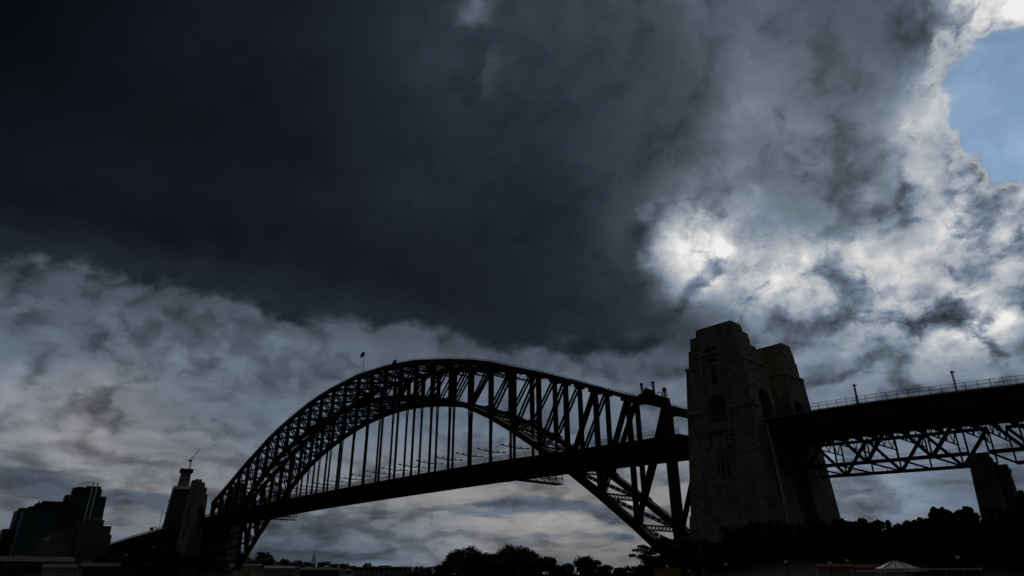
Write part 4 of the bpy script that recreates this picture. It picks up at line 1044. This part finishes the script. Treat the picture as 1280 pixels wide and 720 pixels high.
for i, (a, d, s_, z) in enumerate([(-29.6, 700, 1.6, 5), (-28.6, 690, 1.7, 7), (-27.6, 685, 1.8, 9), (-26.6, 680, 1.8, 9), (-25.6, 680, 1.6, 8), (-24.6, 665, 1.5, 6), (-23.6, 660, 1.5, 5), (-22.6, 655, 1.4, 3)]):
    plant(ft, a, d, 'dark headland tree under the far viaduct, %s from the terminal' % ('first second third fourth fifth sixth seventh eighth'.split()[i]), (s_ * 1.2, s_ * 1.2, s_), z)
for i, (a, w, h, m_) in enumerate([(-30.2, 26, 9, 'wall_brick'), (-32.2, 30, 8, 'wall_cream')]):
    house(a, 640, 1.6, w, 12, h, 'roof_slate', m_, ('brick waterside house right of the terminal trees', 'cream waterside house below the terminal trees')[i])

# ------------------------------------------------------------------ city towers at the left
def block(name, label, az, dist, z0, parts, group=None, rz=0.0):
    t = thing(name, label, 'skyscraper' if 'office' in name or 'tower' in name else 'building', bearing(az, dist, z0), group, rz=YAW - math.pi / 2 - R(az) + rz)
    for nm, m_, shp in parts: 
        k = MB(); shp(k); k.build(nm, m_, t)
    return t
G = 'office towers of the city centre'
block('office_tower', 'dark glass office tower at the far left with a stepped roof', -35.25, 1250, 5, [
    ('body', 'glass_dark', lambda k: k.box(-14, 26, -20, 22, 0, 88)), ('roof_plant', 'dark_steel', lambda k: (k.box(-10, 22, -14, 18, 88, 91.5), k.box(0, 18, -10, 12, 91.5, 94.5), [k.box(-14 + 9 * j, -12 + 9 * j, -20, -18, 88, 90.5) for j in range(5)])),
    ('low_wing', 'glass_dark', lambda k: k.box(-24, -14, -16, 16, 0, 62))], G, .12)
block('office_tower', 'teal glass office tower in front, second from the left', -34.55, 1180, 5, [
    ('body', 'glass_teal', lambda k: k.box(-20, 20, -18, 18, 6, 84)), ('podium', 'glass_dark', lambda k: k.box(-24, 24, -20, 20, 0, 6)), ('sky_lobby', 'wall_cream', lambda k: k.box(-18, 18, -18.3, -17.5, 22, 26))], G, .1)
block('office_tower', 'dark office tower with a jagged roofline left of the finned tower', -33.6, 1280, 5, [
    ('body', 'glass_dark', lambda k: k.box(-30, 26, -20, 20, 0, 101)), ('roof_plant', 'dark_steel', lambda k: (k.box(-22, 22, -14, 14, 101, 105), [k.box(-28 + 8 * j, -26 + 8 * j, -19, -17, 101, 104) for j in range(7)], k.box(6, 12, -6, 6, 105, 107)))], G, .1)
block('office_tower', 'tallest teal glass tower of the group, with three pale vertical fins', -31.85, 1300, 5, [
    ('body', 'glass_teal', lambda k: k.frustum((-40, 26, -22, 22, 0), (-34, 22, -20, 20, 117))),
    ('upper_body', 'glass_dark', lambda k: k.box(-26, 14, -14, 16, 117, 129)),
    ('roof_plant', 'dark_steel', lambda k: (k.box(-8, 12, -10, 10, 129, 133), k.box(-20, -10, -8, 8, 129, 131))),
    ('fin', 'white_paint', lambda k: k.beam((-3, -23.2, 34), (-.5, -18.5, 138), 2.0, 1.5, (1, 0, 0))),
    ('fin', 'white_paint', lambda k: k.beam((4, -23.2, 40), (5.5, -18.5, 138), 2.0, 1.5, (1, 0, 0))),
    ('fin', 'white_paint', lambda k: k.beam((-12, -23.4, 32), (-10, -21, 64), 2.6, 1.2, (1, 0, 0)))], G, .08)
block('apartment_block', 'stepped beige apartment block in front of the finned glass tower', -31.45, 900, 5, [
    ('body', 'flats', lambda k: k.box(-10, 20, -12, 14, 0, 50)), ('upper_body', 'flats', lambda k: k.box(-6, 12, -10, 10, 50, 56)), ('penthouse', 'wall_cream', lambda k: k.box(-4, 9, -8, 8, 56, 58.4)), ('side_stage', 'flats', lambda k: k.box(20, 22.5, -10, 10, 0, 41)),
    ('left_wing', 'old_flats', lambda k: k.box(-32, -10, -8, 16, 0, 46))], 'apartment blocks below the city towers', .15)
block('apartment_block', 'small brown stepped apartment block low among the dark towers', -33.28, 800, 5, [
    ('body', 'old_flats', lambda k: k.box(-13, 13, -8, 10, 0, 29)), ('upper_body', 'old_flats', lambda k: k.box(-6, 7, -6, 8, 29, 37)), ('stair_tower', 'wall_cream', lambda k: k.box(-9, -6, -6, 6, 29, 33))], 'apartment blocks below the city towers', .2)
block('unfinished_tower', 'very tall unfinished tower with a concrete core, behind the farthest stone tower', -26.0, 1500, 0, [
    ('lower_body', 'glass_blue', lambda k: k.frustum((-26, 24, -20, 20, 0), (-16, 16, -16, 16, 166))),
    ('core', 'wall_grey', lambda k: k.frustum((-9, 11, -8, 8, 166), (-7, 10, -8, 8, 194))),
    ('core_formwork', 'dark_steel', lambda k: (k.box(-10, 13, -10, 10, 194, 201), [k.box(-10 + 4.4 * j, -9.4 + 4.4 * j, -10, -9.4, 201, 203) for j in range(6)])),
    ('edge_screen', 'white_paint', lambda k: k.box(-16.3, 16.3, -16.3, 16.3, 161, 166.6)),
    ('hoist', 'dark_steel', lambda k: [k.box(-25 + 9 * j * .1, -20, -18, -14, 70 + 22 * j, 72 + 22 * j) for j in range(4)])], None, .1)
cr = thing('tower_crane', 'tower crane standing on top of the unfinished tower, jib raised', 'crane', bearing(-25.75, 1500, 201), rz=YAW - math.pi / 2 + R(25.75))
k = MB(); k.lattice((0, 0, 0), (0, 0, 17), 2.4, 2.4, (1, 0, 0), 8, .7, .4); k.build('mast', 'dark_steel', cr)
k = MB(); k.lattice((0, 0, 17), (11, 0, 40), 1.8, 1.8, (0, 1, 0), 12, .6, .35); k.build('jib', 'dark_steel', cr)
k = MB(); k.box(-5, 2, -2, 2, 15.5, 18.5); k.beam((-2, 0, 18), (1, 0, 27), .8, .8); k.build('cab', 'dark_steel', cr)
